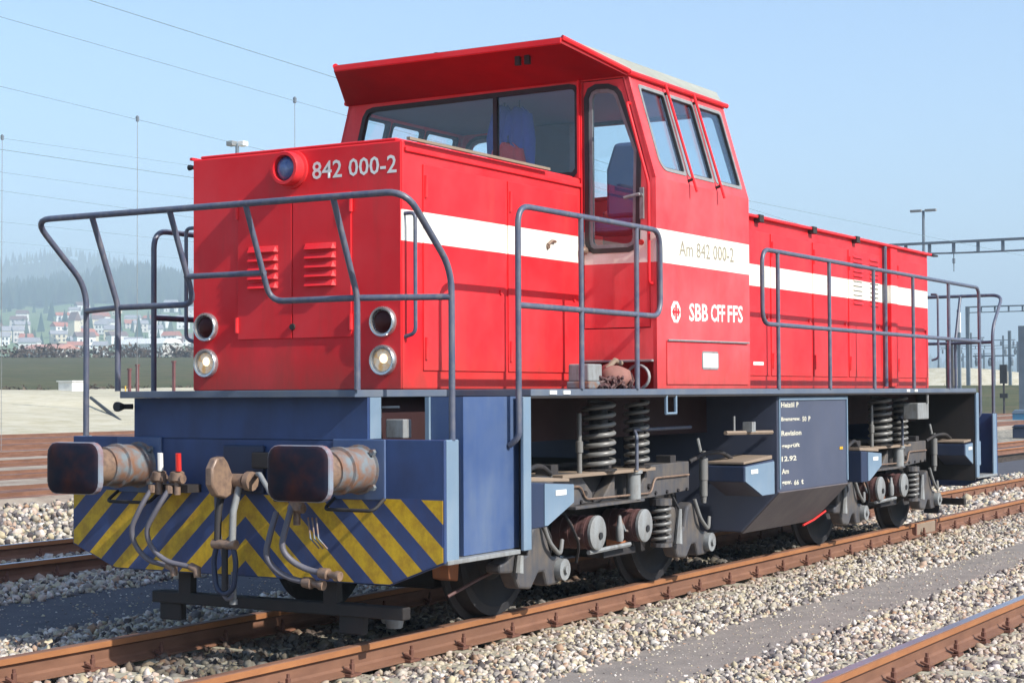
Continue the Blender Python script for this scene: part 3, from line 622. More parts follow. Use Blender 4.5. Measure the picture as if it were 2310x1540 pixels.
# ---- deck and frame
dk = [(0,-.933),(1.09,-.933),(1.09,-1.5),(mx(1.09),-1.5),(mx(1.09),-.933),(12.2,-.933),(12.2,.933),(mx(1.09),.933),(mx(1.09),1.5),(1.09,1.5),(1.09,.933),(0,.933)]
MB().prism([(x,y) for x,y in dk], 'z', ZD-.046, ZD-.002).build('deck', M_fascia, L, bevel=.004)
MB().box(1.0, 11.2, -1.499, -1.44, ZD-.06, ZD-.047).build('deck_lip', M_dark, L)
for s in (-1, 1):
    x, xs_ = (.13, 1) if s < 0 else (mx(.13), -1)
    a, b_ = sorted((x, x+xs_*.025))
    MB().box(a, b_, -.928, .928, 1.235, ZD-.047).build('end_plate', M_navy2, L)
    # headstock with chamfered lower corners
    MB().prism([(-1.473,1.245),(-1.473,.53),(-1.09,.385),(1.09,.385),(1.473,.53),(1.473,1.245)], 'x', a, b_).build('headstock', M_navy2, L, bevel=.006)
    a2, b2_ = sorted((x, x-xs_*.004))
    MB().prism([(-1.462,.90),(-1.462,.538),(-1.087,.393),(1.087,.393),(1.462,.538),(1.462,.90)], 'x', a2, b2_).build('stripe_field', M_stripe, L)
    for q in (-1, 1):
        y0, y1 = sorted((q*1.473, q*1.45)); xa, xb = sorted((x+xs_*.026, x+xs_*.16))
        MB().box(xa, xb, y0, y1, .535, 1.245).build('headstock_cheek', M_bluelt, L, bevel=.008)
        y0, y1 = sorted((q*.93, q*.90)); xa, xb = sorted((x+xs_*.026, x+xs_*.14))
        MB().box(xa, xb, y0, y1, 1.246, ZD-.047).build('end_flange', M_bluelt, L)
        y0, y1 = sorted((q*1.42, q*1.40)); xa, xb = sorted((x+xs_*.29, x+xs_*.94))
        seen = (s < 0) == (q < 0)
        if seen: MB().box(xa, xb, y0, y1, .55, ZD-.047).build('step_panel', M_blue, L)
        xa2, xb2 = sorted((x+xs_*.29, x+xs_*.31)); y0, y1 = sorted((q*1.19, q*1.399))
        if seen: MB().box(xa2, xb2, y0, y1, .55, ZD-.047).build('step_bulkhead', M_blue, L)
        xa2, xb2 = sorted((x+xs_*.27, x+xs_*.32)); y0, y1 = sorted((q*1.16, q*1.188))
        if seen: MB().box(xa2, xb2, y0, y1, 1.20, ZD-.047).build('step_flange', M_bluelt, L)
        xa2, xb2 = sorted((x+xs_*.03, x+xs_*.86)); y0, y1 = sorted((q*1.10, q*1.478))
        MB().box(xa2, xb2, y0, y1, .518, .545).build('step_tread', M_ltgrey, L, bevel=.004)
        xa2, xb2 = sorted((x+xs_*.865, x+xs_*.96)); y0, y1 = sorted((q*1.5, q*1.475))
        MB().box(xa2, xb2, y0, y1, .535, ZD-.047).build('step_pillar', M_bluelt, L, bevel=.006)
        xa2, xb2 = sorted((x+xs_*.940, x+xs_*.958)); y0, y1 = sorted((q*1.474, q*.55))
        MB().box(xa2, xb2, y0, y1, .50, ZD-.047).build('frame_bulkhead', M_dark, L)  # dark colour stands in for the shadow on this plate
MB().box(.3, 11.9, -.80, .80, 1.17, ZD-.048).build('main_frame', M_maroon, L)
MB().box(.20, .9, -.78, -.25, .95, 1.16).build('buffer_beam_box', M_dark, L)
# fittings in the dark gap above the headstock
o = MB().box(.36, .45, -1.03, -.90, 1.245, 1.36).build('relay_box', M_ltgrey, L, bevel=.006)
MB().tube([(.3,-.82,1.43),(.3,-1.04,1.435)], .008, 6).tube([(.3,-.9,1.43),(.3,-.9,1.37)], .012, 6).build('isolating_valve', M_ltgrey, L)
# ---- tank between the bogies
for s in (-1, 1):
    tk = [(s*1.45,ZD-.06),(s*1.45,.672),(s*1.11,.325),(0,.325),(0,ZD-.06)]
    if s > 0: tk = tk[::-1]
    b0 = MB().prism(tk, 'x', 5.3, 7.0).build('equipment_tank', M_tank, L, bevel=.012)
    MB().prism([(s*1.456,.665),(s*1.116,.316),(s*1.10,.33),(s*1.44,.68)], 'x', 5.31, 6.99).build('tank_underside', M_under, L)
    for xx in (5.32, 6.97): MB().box(xx-.012, xx+.012, *sorted((s*1.45, s*1.462)), .70, ZD-.07).build('tank_edge', M_bluelt, L)
    MB().box(5.33, 6.96, *sorted((s*1.45, s*1.462)), ZD-.10, ZD-.075).build('tank_edge', M_bluelt, L)
LN = [('Heizöl P', .40, 1.38, 0), ('Bremsgew. 50 P', .68, 1.255, 0), ('Revision', .46, 1.14, 0), ('geprüft', .42, 1.03, 0), ('12.92', .34, .925, 0), ('Am', .16, .82, 0), ('gew. 66 t', .50, .715, 0)]
for s_, w_, z, _ in LN:
    x_ = 5.37
    for wd_ in s_.split():
        ww = w_*len(wd_)/len(s_); text('tank_lettering', wd_, (x_, -1.451, z), (1,0,0), (0,0,1), .044, ww, M_cream, L, bold=.03); x_ += ww+w_/len(s_)
MB().box(6.78, 6.86, -1.455, -1.4505, .985, 1.01).build('small_plate', M_yellow, L)
MB().tube([(4.329,-1.40,1.19),(5.29,-1.40,1.175)], .018, 6).build('cable_tray', M_dust, L)
MB().box(4.72, 4.80, -1.46, -1.38, 1.19, 1.27).tube([(4.5,-1.4,1.2),(4.5,-1.4,1.32)], .01, 6).build('junction_box', M_ltgrey, L)
mb = MB(); mb.tube([(3.06,-1.49,1.49),(3.06,-1.49,1.36),(3.22,-1.49,1.36),(3.22,-1.49,1.49)], .014, 6); mb.build('bracket', M_bluelt, L)
MB().box(9.1, 9.46, -1.46, -1.30, 1.22, 1.39).build('sensor_box', M_ltgrey, L, bevel=.01)
MB().tube([(9.38,-1.47,1.50),(9.38,-1.47,1.38)], .014, 6).build('bracket', M_ltgrey, L)
for x in (1.32, 1.5, 8.6, 8.85): MB().box(x, x+.09, -1.507, -1.5, 1.505, 1.53).build('deck_mark', M_white, L)
# ---- buffers
def buffer(s, y):
    x = .13 if s < 0 else mx(.13); d = s; xf = -.487 if s < 0 else mx(-.487)
    pts = []
    for (cy, cz, a0) in ((.145,.085,0),(-.145,.085,90),(-.145,-.085,180),(.145,-.085,270)):
        pts += [(y+cy+.075*math.cos(R(a0+90*k/4)), 1.065+cz+.075*math.sin(R(a0+90*k/4))) for k in range(5)]
    prof = []
    bt = thing.__self__ if False else None
    o = MB().lathe([(0,.15),(.02,.15),(.025,.135),(.20,.135),(.205,.142),(.235,.142),(.24,.125),(.34,.125)], (x, y, 1.065), (d,0,0), 28).build('buffer', M_rusty, L, smooth=35)
    MB().lathe([(.33,.112),(.60,.118)], (x, y, 1.065), (d,0,0), 24).build('plunger', M_greasy, o, smooth=35)
    sc = lambda k, X: [(X, y+(p[0]-y)*k, 1.065+(p[1]-1.065)*k) for p in pts]
    mb = MB(); n = len(pts); rings = [sc(.45, xf+s*.012), sc(.85, xf), sc(.965, xf-s*.010), sc(1.0, xf-s*.024), sc(1.0, xf-s*.05), sc(.95, xf-s*.062)]
    vs = [q for g in rings for q in g]; fs = [(i*n+k, i*n+(k+1)%n, (i+1)*n+(k+1)%n, (i+1)*n+k) for i in range(5) for k in range(n)] + [tuple(range(n)), tuple(range(5*n, 6*n))]
    mb.add(vs, fs); mb.build('buffer_head', M_buf, o, smooth=40)
    MB().add([q for g in (sc(1.006, xf-s*.020), sc(1.006, xf-s*.052), sc(.96, xf-s*.055), sc(.975, xf-s*.014)) for q in g], [(i*n+k, i*n+(k+1)%n, ((i+1)%4)*n+(k+1)%n, ((i+1)%4)*n+k) for i in range(4) for k in range(n)]).build('head_rim', M_rim, o)
    for (a, b_) in ((-.15,-.13),(.15,-.13),(-.15,.13),(.15,.13)):
        MB().lathe([(0,.02),(.025,.02)], (x+d*.03, y+a*.8, 1.065+b_*.8), (d,0,0), 6).build('bolt', M_rusty, o)
    # square mounting plate and shunter's hand rail below
    MB().box(*sorted((x+d*.001, x+d*.018)), y-.19, y+.19, .885, 1.245).build('mounting_plate', M_blue, o, bevel=.006)
    yy = (y-.18, y+.18)
    MB().tube(fillet([(x, yy[0], .90),(x+d*.12, yy[0], .83),(x+d*.12, yy[1]*1.0, .83),(x, yy[1], .90)], .04), .011, 8).build('hand_rail', M_greydk, o, smooth=50)
for s in (-1, 1):
    for y in (-.875, .875): buffer(s, y)
# ---- coupling hook and screw link
for s in (-1, 1):
    x = .13 if s < 0 else mx(.13); d = s
    X = lambda k: x+d*k
    MB().box(*sorted((X(.02), X(.07))), -.40, -.10, 1.06, 1.16).box(*sorted((X(.0), X(.06))), -.36, -.26, .86, 1.05).build('lever_bracket', M_dark, L, bevel=.008)
    o = MB().box(*sorted((X(0), X(.03))), -.16, .16, .90, 1.20).build('drawgear_plate', M_navy, L, bevel=.01)
    hk = [(.05,1.02),(.16,1.03),(.20,1.10),(.24,1.14),(.31,1.13),(.35,1.07),(.35,.97),(.30,.90),(.22,.88),(.12,.92),(.05,.95)]
    MB().prism([(X(a), z) for a, z in hk] if d < 0 else [(X(a), z) for a, z in hk][::-1], 'y', -.03, .03).build('coupling_hook', M_greasy, L, smooth=30, bevel=.012)
    y0 = .05
    MB().lathe([(-.10,.045),(.10,.045)], (X(.13), 0, .985), (0,1,0), 14).lathe([(0,.035),(.02,.06),(.06,.06)], (X(.13), -.10, .985), (0,-1,0), 12).build('coupling_pin', M_greasy, L, smooth=40)
    for yy in (-.065, .065): MB().tube([(X(.13), yy, .985), (X(.19), yy*.9, .80), (X(.20), yy*.9, .60)], .022, 8).build('coupling_link', M_ltgrey if yy < 0 else M_greydk, L, smooth=50)
    MB().lathe([(-.09,.03),(.09,.03)], (X(.20), 0, .60), (0,1,0), 12).build('trunnion', M_greasy, L, smooth=40)
    MB().lathe([(0,.02),(-.28,.02)], (X(.20), 0, .60), (0,0,1), 10).build('coupling_screw', M_greydk, L)
    MB().tube(fillet([(X(.20), .06, .60),(X(.2), .09, .50),(X(.2), .07, .33),(X(.2), .0, .29),(X(.2), -.07, .33),(X(.2), -.09, .50),(X(.2), -.06, .60)], .05), .017, 8).build('coupling_shackle', M_navy, L, smooth=50)
    MB().tube([(X(.05), -.12, 1.02),(X(.16), -.24, 1.03),(X(.18), -.34, .92)], .016, 8).build('uncoupling_lever', M_ltgrey, L, smooth=50)
    MB().tube(fillet([(X(.05),.20,.95),(X(.10),.15,.75),(X(.08),.10,.45),(X(.12),.04,.32),(X(.12),.0,.28),(X(.14),.03,.25),(X(.14),.06,.28)], .05), .012, 8).build('heating_cable', M_hose, L, smooth=50)
    MB().tube([(X(.08),.03,.42),(X(.08),.03,.24)], .017, 8).lathe([(0,.025),(-.03,.025)], (X(.08),.03,.25), (0,0,1), 10).build('drain_pipe', M_ltgrey, L, smooth=40)
# ---- brake hoses and cocks (front, seen; mirrored at the rear)
def cock(X, y, z, hmat, up):
    o = MB().lathe([(-.05,.03),(.05,.03)], (X, y, z), (0,1,0), 12).lathe([(0,.022),(.10,.022)], (X, y, z-.10), (0,0,1), 10).lathe([(0,.045),(.05,.045),(.06,.03)], (X, y, z-.01), (0,0,1), 10).build('brake_cock', M_greasy, L, smooth=40)
    MB().tube([(X-.02, y-.03, z+.05),(X-.03, y-.035, z+.16)], .018, 8).build('cock_handle', hmat, o, smooth=40); return o
for s in (-1, 1):
    sx_ = 1 if s < 0 else -1; q = lambda x: x if s < 0 else mx(x)
    for (y, hm) in ((.56, M_white), (.41, M_redlev)):
        cock(q(-.04), y, .99, hm, 1)
    MB().box(*sorted((q(.0), q(.13))), .36, .64, .90, .95).build('cock_bracket', M_dark, L)
    for k, (yt, yb, zt, zb, bow) in enumerate(((.60,.50,.93,.455,.10),(.455,.31,.93,.455,.12))):
        pts = [(q(-.06), yt, zt),(q(-.12), yt+.03, zt-.10),(q(-.15), yt+bow, zt-.26),(q(-.12), yt+bow*.8, zb+.10),(q(-.09), yt+.0, zb+.02),(q(-.06), yb+.02, zb-.0),(q(-.05), yb-.03, zb-.01)]
        o = MB().tube(fillet(pts, .09, 4), .0165, 10).build('brake_hose', M_hose, L, smooth=60)
        MB().tube([(q(-.05), yb-.02, zb-.005),(q(-.05), yb-.07, zb-.02),(q(-.05), yb-.075, zb-.07)], [.026,.028,.022], 10).build('hose_coupling', M_greasy, o, smooth=40)
        MB().lathe([(-.02,.025),(.03,.025)], (q(-.06), yt, zt-.01), (0,0,1), 10).build('hose_ferrule', M_greasy, o)
    for k, (yt, yb, zt, zb) in enumerate(((-.50,-.74,.80,.46),(-.38,-.62,.75,.40))):
        pts = [(q(-.02), yt+.02, zt+.05),(q(-.10), yt+.0, zt-.06),(q(-.13), yt+.02, zt-.2),(q(-.10), yt-.04, zb+.06),(q(-.06), yb+.10, zb+.01),(q(-.05), yb, zb)]
        o = MB().tube(fillet(pts, .09, 4), .019, 10).build('brake_hose', M_hose, L, smooth=60)
        MB().lathe([(0,.032),(.06,.036),(.065,.02),(.11,.022),(.12,.03),(.15,.03)], (q(-.05), yb+.03, zb), (0,-1,-.1), 10).build('hose_coupling', M_greasy, o, smooth=40)
    cock(q(-.0), -.50, .83, M_black, 1)
    for k in range(3): MB().tube([(q(-.02), -.60-.03*k, .78),(q(-.05), -.64-.03*k, .66),(q(-.03), -.69-.03*k, .60)], .006, 6).build('chain', M_rusty, L)
    # rail guard / plough bar hung low behind the headstock
    X = q(.25)
    MB().box(*sorted((q(.22), q(.30))), -1.12, .86, .17, .245).build('guard_bar', M_dark, L, bevel=.008)
    for y in (.58, -.58): MB().box(*sorted((q(.22), q(.28))), y-.05, y+.05, .2, 1.0).build('guard_hanger', M_dark, L)
    for y in (.72, -.72): MB().box(*sorted((q(.24), q(.30))), y-.09, y+.09, .06, .25).build('rail_guard', M_dark, L, bevel=.01)
MB().tube([(.62,-.70,.11),(.62,-.80,.11)], .03, 8).lathe([(0,.05),(.05,.06),(.08,.03)], (.62,-.78,.06), (0,0,1), 10).build('sand_nozzle', M_ltgrey, L, smooth=40)
# ---- handrails
RR = .020
def rail_obj(name, paths, posts, r=RR):
    mb = MB()
    for p in paths: mb.tube(p, r, 8)
    o = mb.build(name, M_rail, L, smooth=50)
    for p in posts: MB().tube(p, r*.95, 8).build('post', M_rail, o, smooth=50)
    return o
for s in (-1, 1):
    y = s*1.5
    # cab rail
    rail_obj('handrail', [fillet([(.937,s*1.43,1.19),(.937,y,1.24),(.937,y,2.68),(2.96,y,2.68),(2.96,y,2.06),(.937,y,2.06)], .13, 6)],
             [[(1.759,y,1.54),(1.759,y,2.67)],[(2.577,y,1.54),(2.577,y,2.67)]])
    xe = mx(.937)
    rail_obj('handrail', [fillet([(xe,s*1.43,1.19),(xe,y,1.24),(xe,y,2.68),(4.87,y,2.68),(4.87,y,2.07),(xe,y,2.07)], .13, 6)],
             [[(x,y,1.54),(x,y,2.67)] for x in (5.207,6.425,7.628,8.843,10.08)])
for s in (-1, 1):
    q = (lambda x: x) if s < 0 else mx
    X0, XT, XS = q(0.), q(-.235), q(.235)
    legs = []
    # top bar with outer legs that run down to the headstock
    top = fillet([(XS,1.46,1.24),(XS,1.46,2.24),(XT,1.46,2.655),(XT,-1.46,2.655),(XS,-1.46,2.24),(XS,-1.46,1.24)], .14, 6)
    posts = [fillet([(X0,yy,1.54),(X0,yy,2.09),(XT,yy,2.65)], .05) for yy in (-.95,.95)]
    posts += [fillet([(XS,sy*1.46,2.08),(X0,sy*.95,2.08),(X0,sy*.30,2.08),(XT,sy*.30,2.65)], .10) for sy in (-1, 1)]
    rail_obj('end_handrail', [top], posts)
    MB().tube([(q(-.07),.315,2.25),(q(-.07),-.315,2.25)], RR*.9, 8).build('gap_bar', M_rail, L, smooth=50)
# ---- bogies
def spring(cx, cy, z0, z1, r, turns, wr, mat, parent, name='coil_spring'):
    n = int(turns*14); pts = [(cx+r*math.cos(2*math.pi*turns*k/n), cy+r*math.sin(2*math.pi*turns*k/n), z0+(z1-z0)*k/n) for k in range(n+1)]
    return MB().tube(pts, wr, 7).build(name, mat, parent, smooth=60)
XM = 3.07
def bogie(XM):
    B = reg(bpy.data.objects.new('bogie', None), (XM, 0, .46), L)
    for xw in (-1.24, 1.22):
        for s in (-1, 1):
            y = s*.72
            o = MB().lathe([(-.07,.52),(-.045,.52),(-.035,.47),(.065,.46),(.07,.40),(.045,.37),(.03,.22),(.06,.18),(.10,.16),(.11,.05)], (XM+xw, y, .462), (0,s,0), 40).build('wheel', M_greydk, B, smooth=35)
        MB().lathe([(-.65,.09),(.65,.09)], (XM+xw, 0, .462), (0,1,0), 16).build('axle', M_dark, B, smooth=40)
    for xw in (-1.24, 1.22): MB().box(XM+xw-.40, XM+xw+.40, -.55, .55, .20, .80).build('gearbox', M_dark, B, bevel=.05)
    for s in (-1, 1):
        def bx(name, x0, x1, ya, yb, z0, z1, mat, bev=.008): return MB().box(XM+x0, XM+x1, *sorted((s*ya, s*yb)), z0, z1).build(name, mat, B, bevel=bev)
        def pz(name, pts, ya, yb, mat, bev=.008, parent=B):
            y0, y1 = sorted((s*ya, s*yb)); return MB().prism([(XM+a, z) for a, z in pts], 'y', y0, y1).build(name, mat, parent, bevel=bev)
        # side frame: two deep wings and a thin middle with pockets
        pz('side_frame', [(-1.75,.955),(-.62,.95),(-.42,.80),(-.42,.735),(-.78,.715),(-1.2,.72),(-1.75,.72)], .92, 1.10, M_grey)
        pz('side_frame', [(.50,.96),(1.22,.965),(1.22,.735),(.54,.712),(.24,.712),(.32,.78)], .92, 1.10, M_grey)
        bx('frame_web', -.8, .8, .90, 1.0, .72, .94, M_greydk)
        bx('frame_flange', -.78, .30, .92, 1.16, .70, .722, M_grey, .004)
        bx('spring_table', -1.0, .45, .80, 1.18, .925, .95, M_dust, .004)
        pz('gusset', [(-.28,.722),(-.05,.722),(-.05,.91)], 1.0, 1.09, M_grey)
        MB().lathe([(0,.055),(.19,.055),(.19,.07),(.215,.07)], (XM+.19, s*1.12, .722), (0,0,1), 18).build('spring_seat', M_ltgrey, B, smooth=40)
        for xx in (-.55, .48):
            MB().lathe([(0,.022),(.02,.02)], (XM+xx, s*1.10, .80), (0,s,0), 8).build('frame_bolt', M_dark, B)
        spring(XM-.30, s*1.09, .965, 1.45, .108, 7.2, .019, M_spring, B)
        spring(XM+.31, s*1.09, .965, 1.45, .085, 8, .016, M_spring, B)
        MB().lathe([(0,.13),(.014,.13),(.015,.07),(.46,.07)], (XM-.30, s*1.09, .952), (0,0,1), 16).build('spring_core', M_dark, B)
        MB().lathe([(0,.105),(.014,.105),(.015,.055),(.46,.055)], (XM+.31, s*1.09, .952), (0,0,1), 16).build('spring_core', M_dark, B)
        MB().tube(fillet([(XM+.09,s*1.20,.94),(XM+.09,s*1.20,1.20),(XM+.14,s*1.15,1.235),(XM+1.25,s*1.1,1.235)], .03), .014, 8).build('air_pipe', M_rail, B, smooth=50)
        MB().lathe([(0,.018),(.14,.018),(.145,.026),(.22,.026),(.225,.017),(.42,.017)], (XM-.65, s*1.12, .95), (0,0,1), 12).build('lateral_damper', M_spring, B, smooth=40)
        # vertical dampers at the frame ends
        for sg in (-1, 1):
            o = MB().lathe([(0,.02),(.05,.024),(.055,.032),(.18,.032),(.185,.037),(.36,.037),(.365,.02),(.42,.02)], (XM+sg*1.45, s*1.12, .62), (0,0,1), 14).build('vertical_damper', M_spring, B, smooth=40)
            MB().tube([(XM+sg*1.44, s*1.10, 1.03),(XM+sg*1.43, s*1.08, 1.14)], .014, 8).build('damper_rod', M_ltgrey, o)
            # sandbox, chamfered towards the middle
            a, b_ = 1.90, 1.33
            e_ = .40
            if sg > 0: a, b_ = 2.15, 1.52; e_ = .62
            prf = [(sg*a,.95),(sg*b_,.915),(sg*b_,.79),(sg*(b_+.36),.655),(sg*a,.655)]
            if sg > 0: prf = prf[::-1]
            o = pz('sandbox', prf, 1.12, 1.445, M_navy, .008)  # body darker than its outer face: shade of the end painted in
            pz('sandbox_front', [(sg*(b_+e_),.935),(sg*(b_+.01),.912),(sg*(b_+.01),.795),(sg*(b_+.36),.665),(sg*(b_+e_),.665)][::(-1 if sg > 0 else 1)], 1.445, 1.452, M_bluelt, 0, o)
            pz('sandbox_lid', [(sg*a,.955),(sg*(b_+.03),.93),(sg*(b_+.03),.95),(sg*a,.985)][::(-1 if sg > 0 else 1)], 1.10, 1.43, M_dust, .004, o)
            MB().box(*sorted((XM+sg*(b_+.12), XM+sg*(b_+.26))), *sorted((s*1.453, s*1.456)), .85, .885).build('maker_plate', M_white, o)
            MB().tube(fillet([(XM+sg*(b_+.3),s*1.2,.97),(XM+sg*(b_+.1),s*1.2,1.03),(XM+sg*(b_-.1),s*1.15,1.02),(XM+sg*(b_-.3),s*1.1,.96)], .08), .018, 8).build('sand_hose', M_greydk, o, smooth=50)
            # axle box with primary spring, guide and cast arm
            near2 = sg > 0; xw = XM+(1.22 if sg > 0 else -1.24); sg = 1
            if near2: spring(xw-sg*.50, s*1.09, .36, .64, .068, 5.2, .014, M_spring, B, 'axle_spring')
            if near2: MB().lathe([(0,.04),(.28,.04)], (xw-sg*.50, s*1.09, .36), (0,0,1), 14).build('spring_core', M_dark, B)
            if near2: MB().lathe([(0,.085),(.03,.085)], (xw-sg*.50, s*1.09, .325), (0,0,1), 16).build('spring_pan', M_grey, B)
            if near2: MB().lathe([(0,.085),(.05,.085)], (xw-sg*.50, s*1.09, .645), (0,0,1), 16).build('spring_cap', M_grey, B)
            arm = [(-.46,.34),(-.30,.33),(-.22,.22),(-.06,.20),(.04,.30),(.12,.30),(.16,.20),(.32,.20),(.40,.28),(.36,.38),(.22,.40),(.16,.52),(.06,.64),(-.04,.60),(-.10,.44),(-.20,.42),(-.26,.62),(-.34,.62),(-.36,.42),(-.46,.40)]
            pts = [(sg*a_, z_) for a_, z_ in arm]
            y0, y1 = sorted((s*.98, s*1.10))
            MB().prism([(xw+a_, z_) for a_, z_ in (pts if sg < 0 else pts[::-1])], 'y', y0, y1).build('axle_arm', M_ltgrey if False else M_grey, B, bevel=.018)
            MB().lathe([(0,.15),(.05,.15),(.09,.11),(.13,.11),(.14,.07)], (xw, s*.86, .462), (0,s,0), 18).build('axle_box', M_greydk, B, smooth=40)
            MB().prism([(xw-.60,.30),(xw-.50,.28),(xw-.475,.50),(xw-.55,.60),(xw-.62,.50)], 'y', *sorted((s*.66, s*.80))).build('brake_block', M_rustb, B, bevel=.01)
            MB().tube([(xw+.30, s*1.0, .24),(xw+.52, s*.95, .20),(xw+.60, s*.90, .32)], .016, 6).build('brake_rod', M_greasy, B, smooth=50)
            MB().tube([(xw-sg*.28,s*1.13,.33),(xw-sg*.24,s*1.13,.60)], [.035,.014], 8).build('guide_horn', M_ltgrey, B, smooth=40)
            MB().lathe([(0,.075),(.06,.075)], (xw+sg*.32, s*1.09, .30), (0,s,0), 14).lathe([(0,.03),(.08,.028)], (xw+sg*.32, s*1.09, .30), (0,s,0), 10).build('arm_pivot', M_ltgrey, B, smooth=40)
            MB().tube(fillet([(xw+sg*.05,s*1.12,.66),(xw+sg*.10,s*1.15,.5),(xw+sg*.25,s*1.15,.40),(xw+sg*.33,s*1.12,.50)], .06), .016, 8).build('brake_hanger', M_spring, B, smooth=50)
        for xx in (-.38, .38):
            o = MB().lathe([(0,.118),(.30,.118)], (XM+xx, s*.80, .512), (0,s,0), 22).build('brake_cylinder', M_cyl, B, smooth=40)
            MB().lathe([(0,.124),(.022,.124),(.03,.11),(.034,.03)], (XM+xx, s*1.10, .512), (0,s,0), 24).build('cylinder_cap', M_ltgrey, o, smooth=40)
            MB().lathe([(0,.026),(.012,.026)], (XM+xx+.01, s*1.132, .49), (0,s,0), 10).build('bore', M_black, o)
            for k in range(4): MB().lathe([(-.012,.124),(.012,.124)], (XM+xx, s*(.86+.065*k), .512), (0,1,0), 20).build('cylinder_rib', M_cyl, o)
            MB().tube([(XM+xx-.16,s*.98,.60),(XM+xx-.14,s*1.02,.48),(XM+xx-.08,s*1.04,.47)], .012, 6).build('air_pipe', M_rusty, o)
        for k_, (xa_, za_) in enumerate(((-1.15,.66),(-.75,.60),(.70,.66),(1.05,.58))):
            MB().tube(fillet([(XM+xa_, s*1.02, .71),(XM+xa_+.05, s*1.07, za_),(XM+xa_+.22, s*1.05, za_-.16),(XM+xa_+.30, s*.98, za_-.30)], .07), .011, 6).build('sand_pipe', M_greydk, B, smooth=50)
        MB().tube(fillet([(XM-1.2,s*1.115,.86),(XM-.62,s*1.115,.855),(XM-.55,s*1.115,.76),(XM+.50,s*1.115,.75),(XM+.56,s*1.115,.86),(XM+1.18,s*1.115,.86)], .05), .008, 6).build('brake_line', M_greasy, B, smooth=50)
        for k_ in (-.60, -.42, .60, .80, 1.0, 1.16): MB().lathe([(0,.016),(.014,.014)], (XM+k_, s*1.10, .745), (0,s,0), 6).build('frame_bolt', M_greydk, B)
        for k_ in (-.95, -.15, .95): MB().box(XM+k_-.05, XM+k_+.05, *sorted((s*.96, s*1.09)), .945, 1.02).build('pipe_clamp', M_greydk, B, bevel=.006)
        MB().box(XM-.10, XM+.42, *sorted((s*.88, s*1.02)), .30, .352).build('brake_beam', M_greydk, B, bevel=.008)
        MB().lathe([(0,.022),(.02,.03),(.10,.03),(.14,.018),(.19,.012)], (XM, s*1.10, .42), (0,0,1), 10).build('slack_adjuster', M_ltgrey, B, smooth=40)
        MB().tube([(XM-.45,s*1.08,.375),(XM+.20,s*1.08,.385)], .018, 6).build('brake_rod', M_ltgrey, B)
    MB().box(XM-1.1, XM+1.1, -.55, .55, .55, .98).build('bogie_frame', M_dark, B)
    MB().box(XM-.5, XM+.5, -.9, .9, .75, .95).build('bolster', M_dark, B)
    return B
b1 = bogie(XM)
b2 = copy_tree(b1, (6.22, 0, 0), L)
MB().lathe([(0,.02),(.04,.032),(.06,.032)], (.08,.98,1.44), (-1,0,0), 12).tube([(.08,.98,1.44),(.13,.94,1.44)], .02, 6).build('horn', M_black, L, smooth=40)
MB().tube([on(1812,1184,'y',-1.18), on(1835,1172,'y',-1.18), on(1862,1152,'y',-1.18)], .010, 8).build('red_hose', M_redlev, L, smooth=50)
MB().tube([on(1110,1290,'y',-.95), on(1080,1305,'y',-.9), on(1010,1345,'y',-.8)], .012, 8).build('sand_pipe', M_cyl, L, smooth=50)

# ------------------------------------------------------------------ things standing on or hanging in the locomotive
t = thing('canvas_bag', (2.62, -1.32, ZD), 'slumped pinkish brown canvas bag on the deck below the cab door', 'bag')
mb = MB().lathe([(0,.13),(.05,.155),(.11,.14),(.15,.10),(.165,.03)], (2.58,-1.30,ZD), (0,0,1), 16); mb.v = [(x+.05*math.sin(y*20), y*1.0+.03*math.sin(x*17), z+.02*math.sin(x*30+y*21)) for x, y, z in mb.v]
mb.build('sack', paint('sack_cloth', (.26,.12,.10), .85, (.12,.07,.05), .5, 12, streak=False), t, smooth=80)
MB().tube([(2.50,-1.30,ZD+.14),(2.55,-1.34,ZD+.20),(2.64,-1.34,ZD+.18)], .02, 8).build('tied_neck', M_dust, t, smooth=50)
t = thing('tool_box', (2.2, -1.3, ZD), 'small pale metal box on the deck left of the brown bag', 'tool box')
MB().box(2.08, 2.28, -1.38, -1.22, ZD+.05, ZD+.17).build('case', M_ltgrey, t, bevel=.01)
MB().box(2.07, 2.29, -1.39, -1.21, ZD+.0, ZD+.05).build('base', M_rusty, t, bevel=.01)
o = thing('chain_heap', (2.35, -1.4, ZD), 'rusty brown chain lying in loops on the deck between box and bag', 'chain')
for k in range(14):
    a = k*1.3; c_ = Vector((2.22+.026*k, -1.42+.03*math.sin(a), ZD+.02+.025*(k % 3)))
    MB().tube([c_+Vector((.035*math.cos(q_+a), .03*math.sin(q_), .012*math.sin(q_*2))) for q_ in [2*math.pi*j/8 for j in range(8)]], .011, 5, closed=True).build('chain_link', M_cyl, o)
tag(MB().tube([Vector((2.93+.02*math.cos(a), -1.33+.10*math.cos(a), ZD+.085+.085*math.sin(a))) for a in [2*math.pi*k/16 for k in range(16)]], .012, 6, closed=True).build('cable_loop', M_ltgrey, None, smooth=60),
    'loop of pale pinkish cable leaning beside the brown bag on the deck', 'cable')
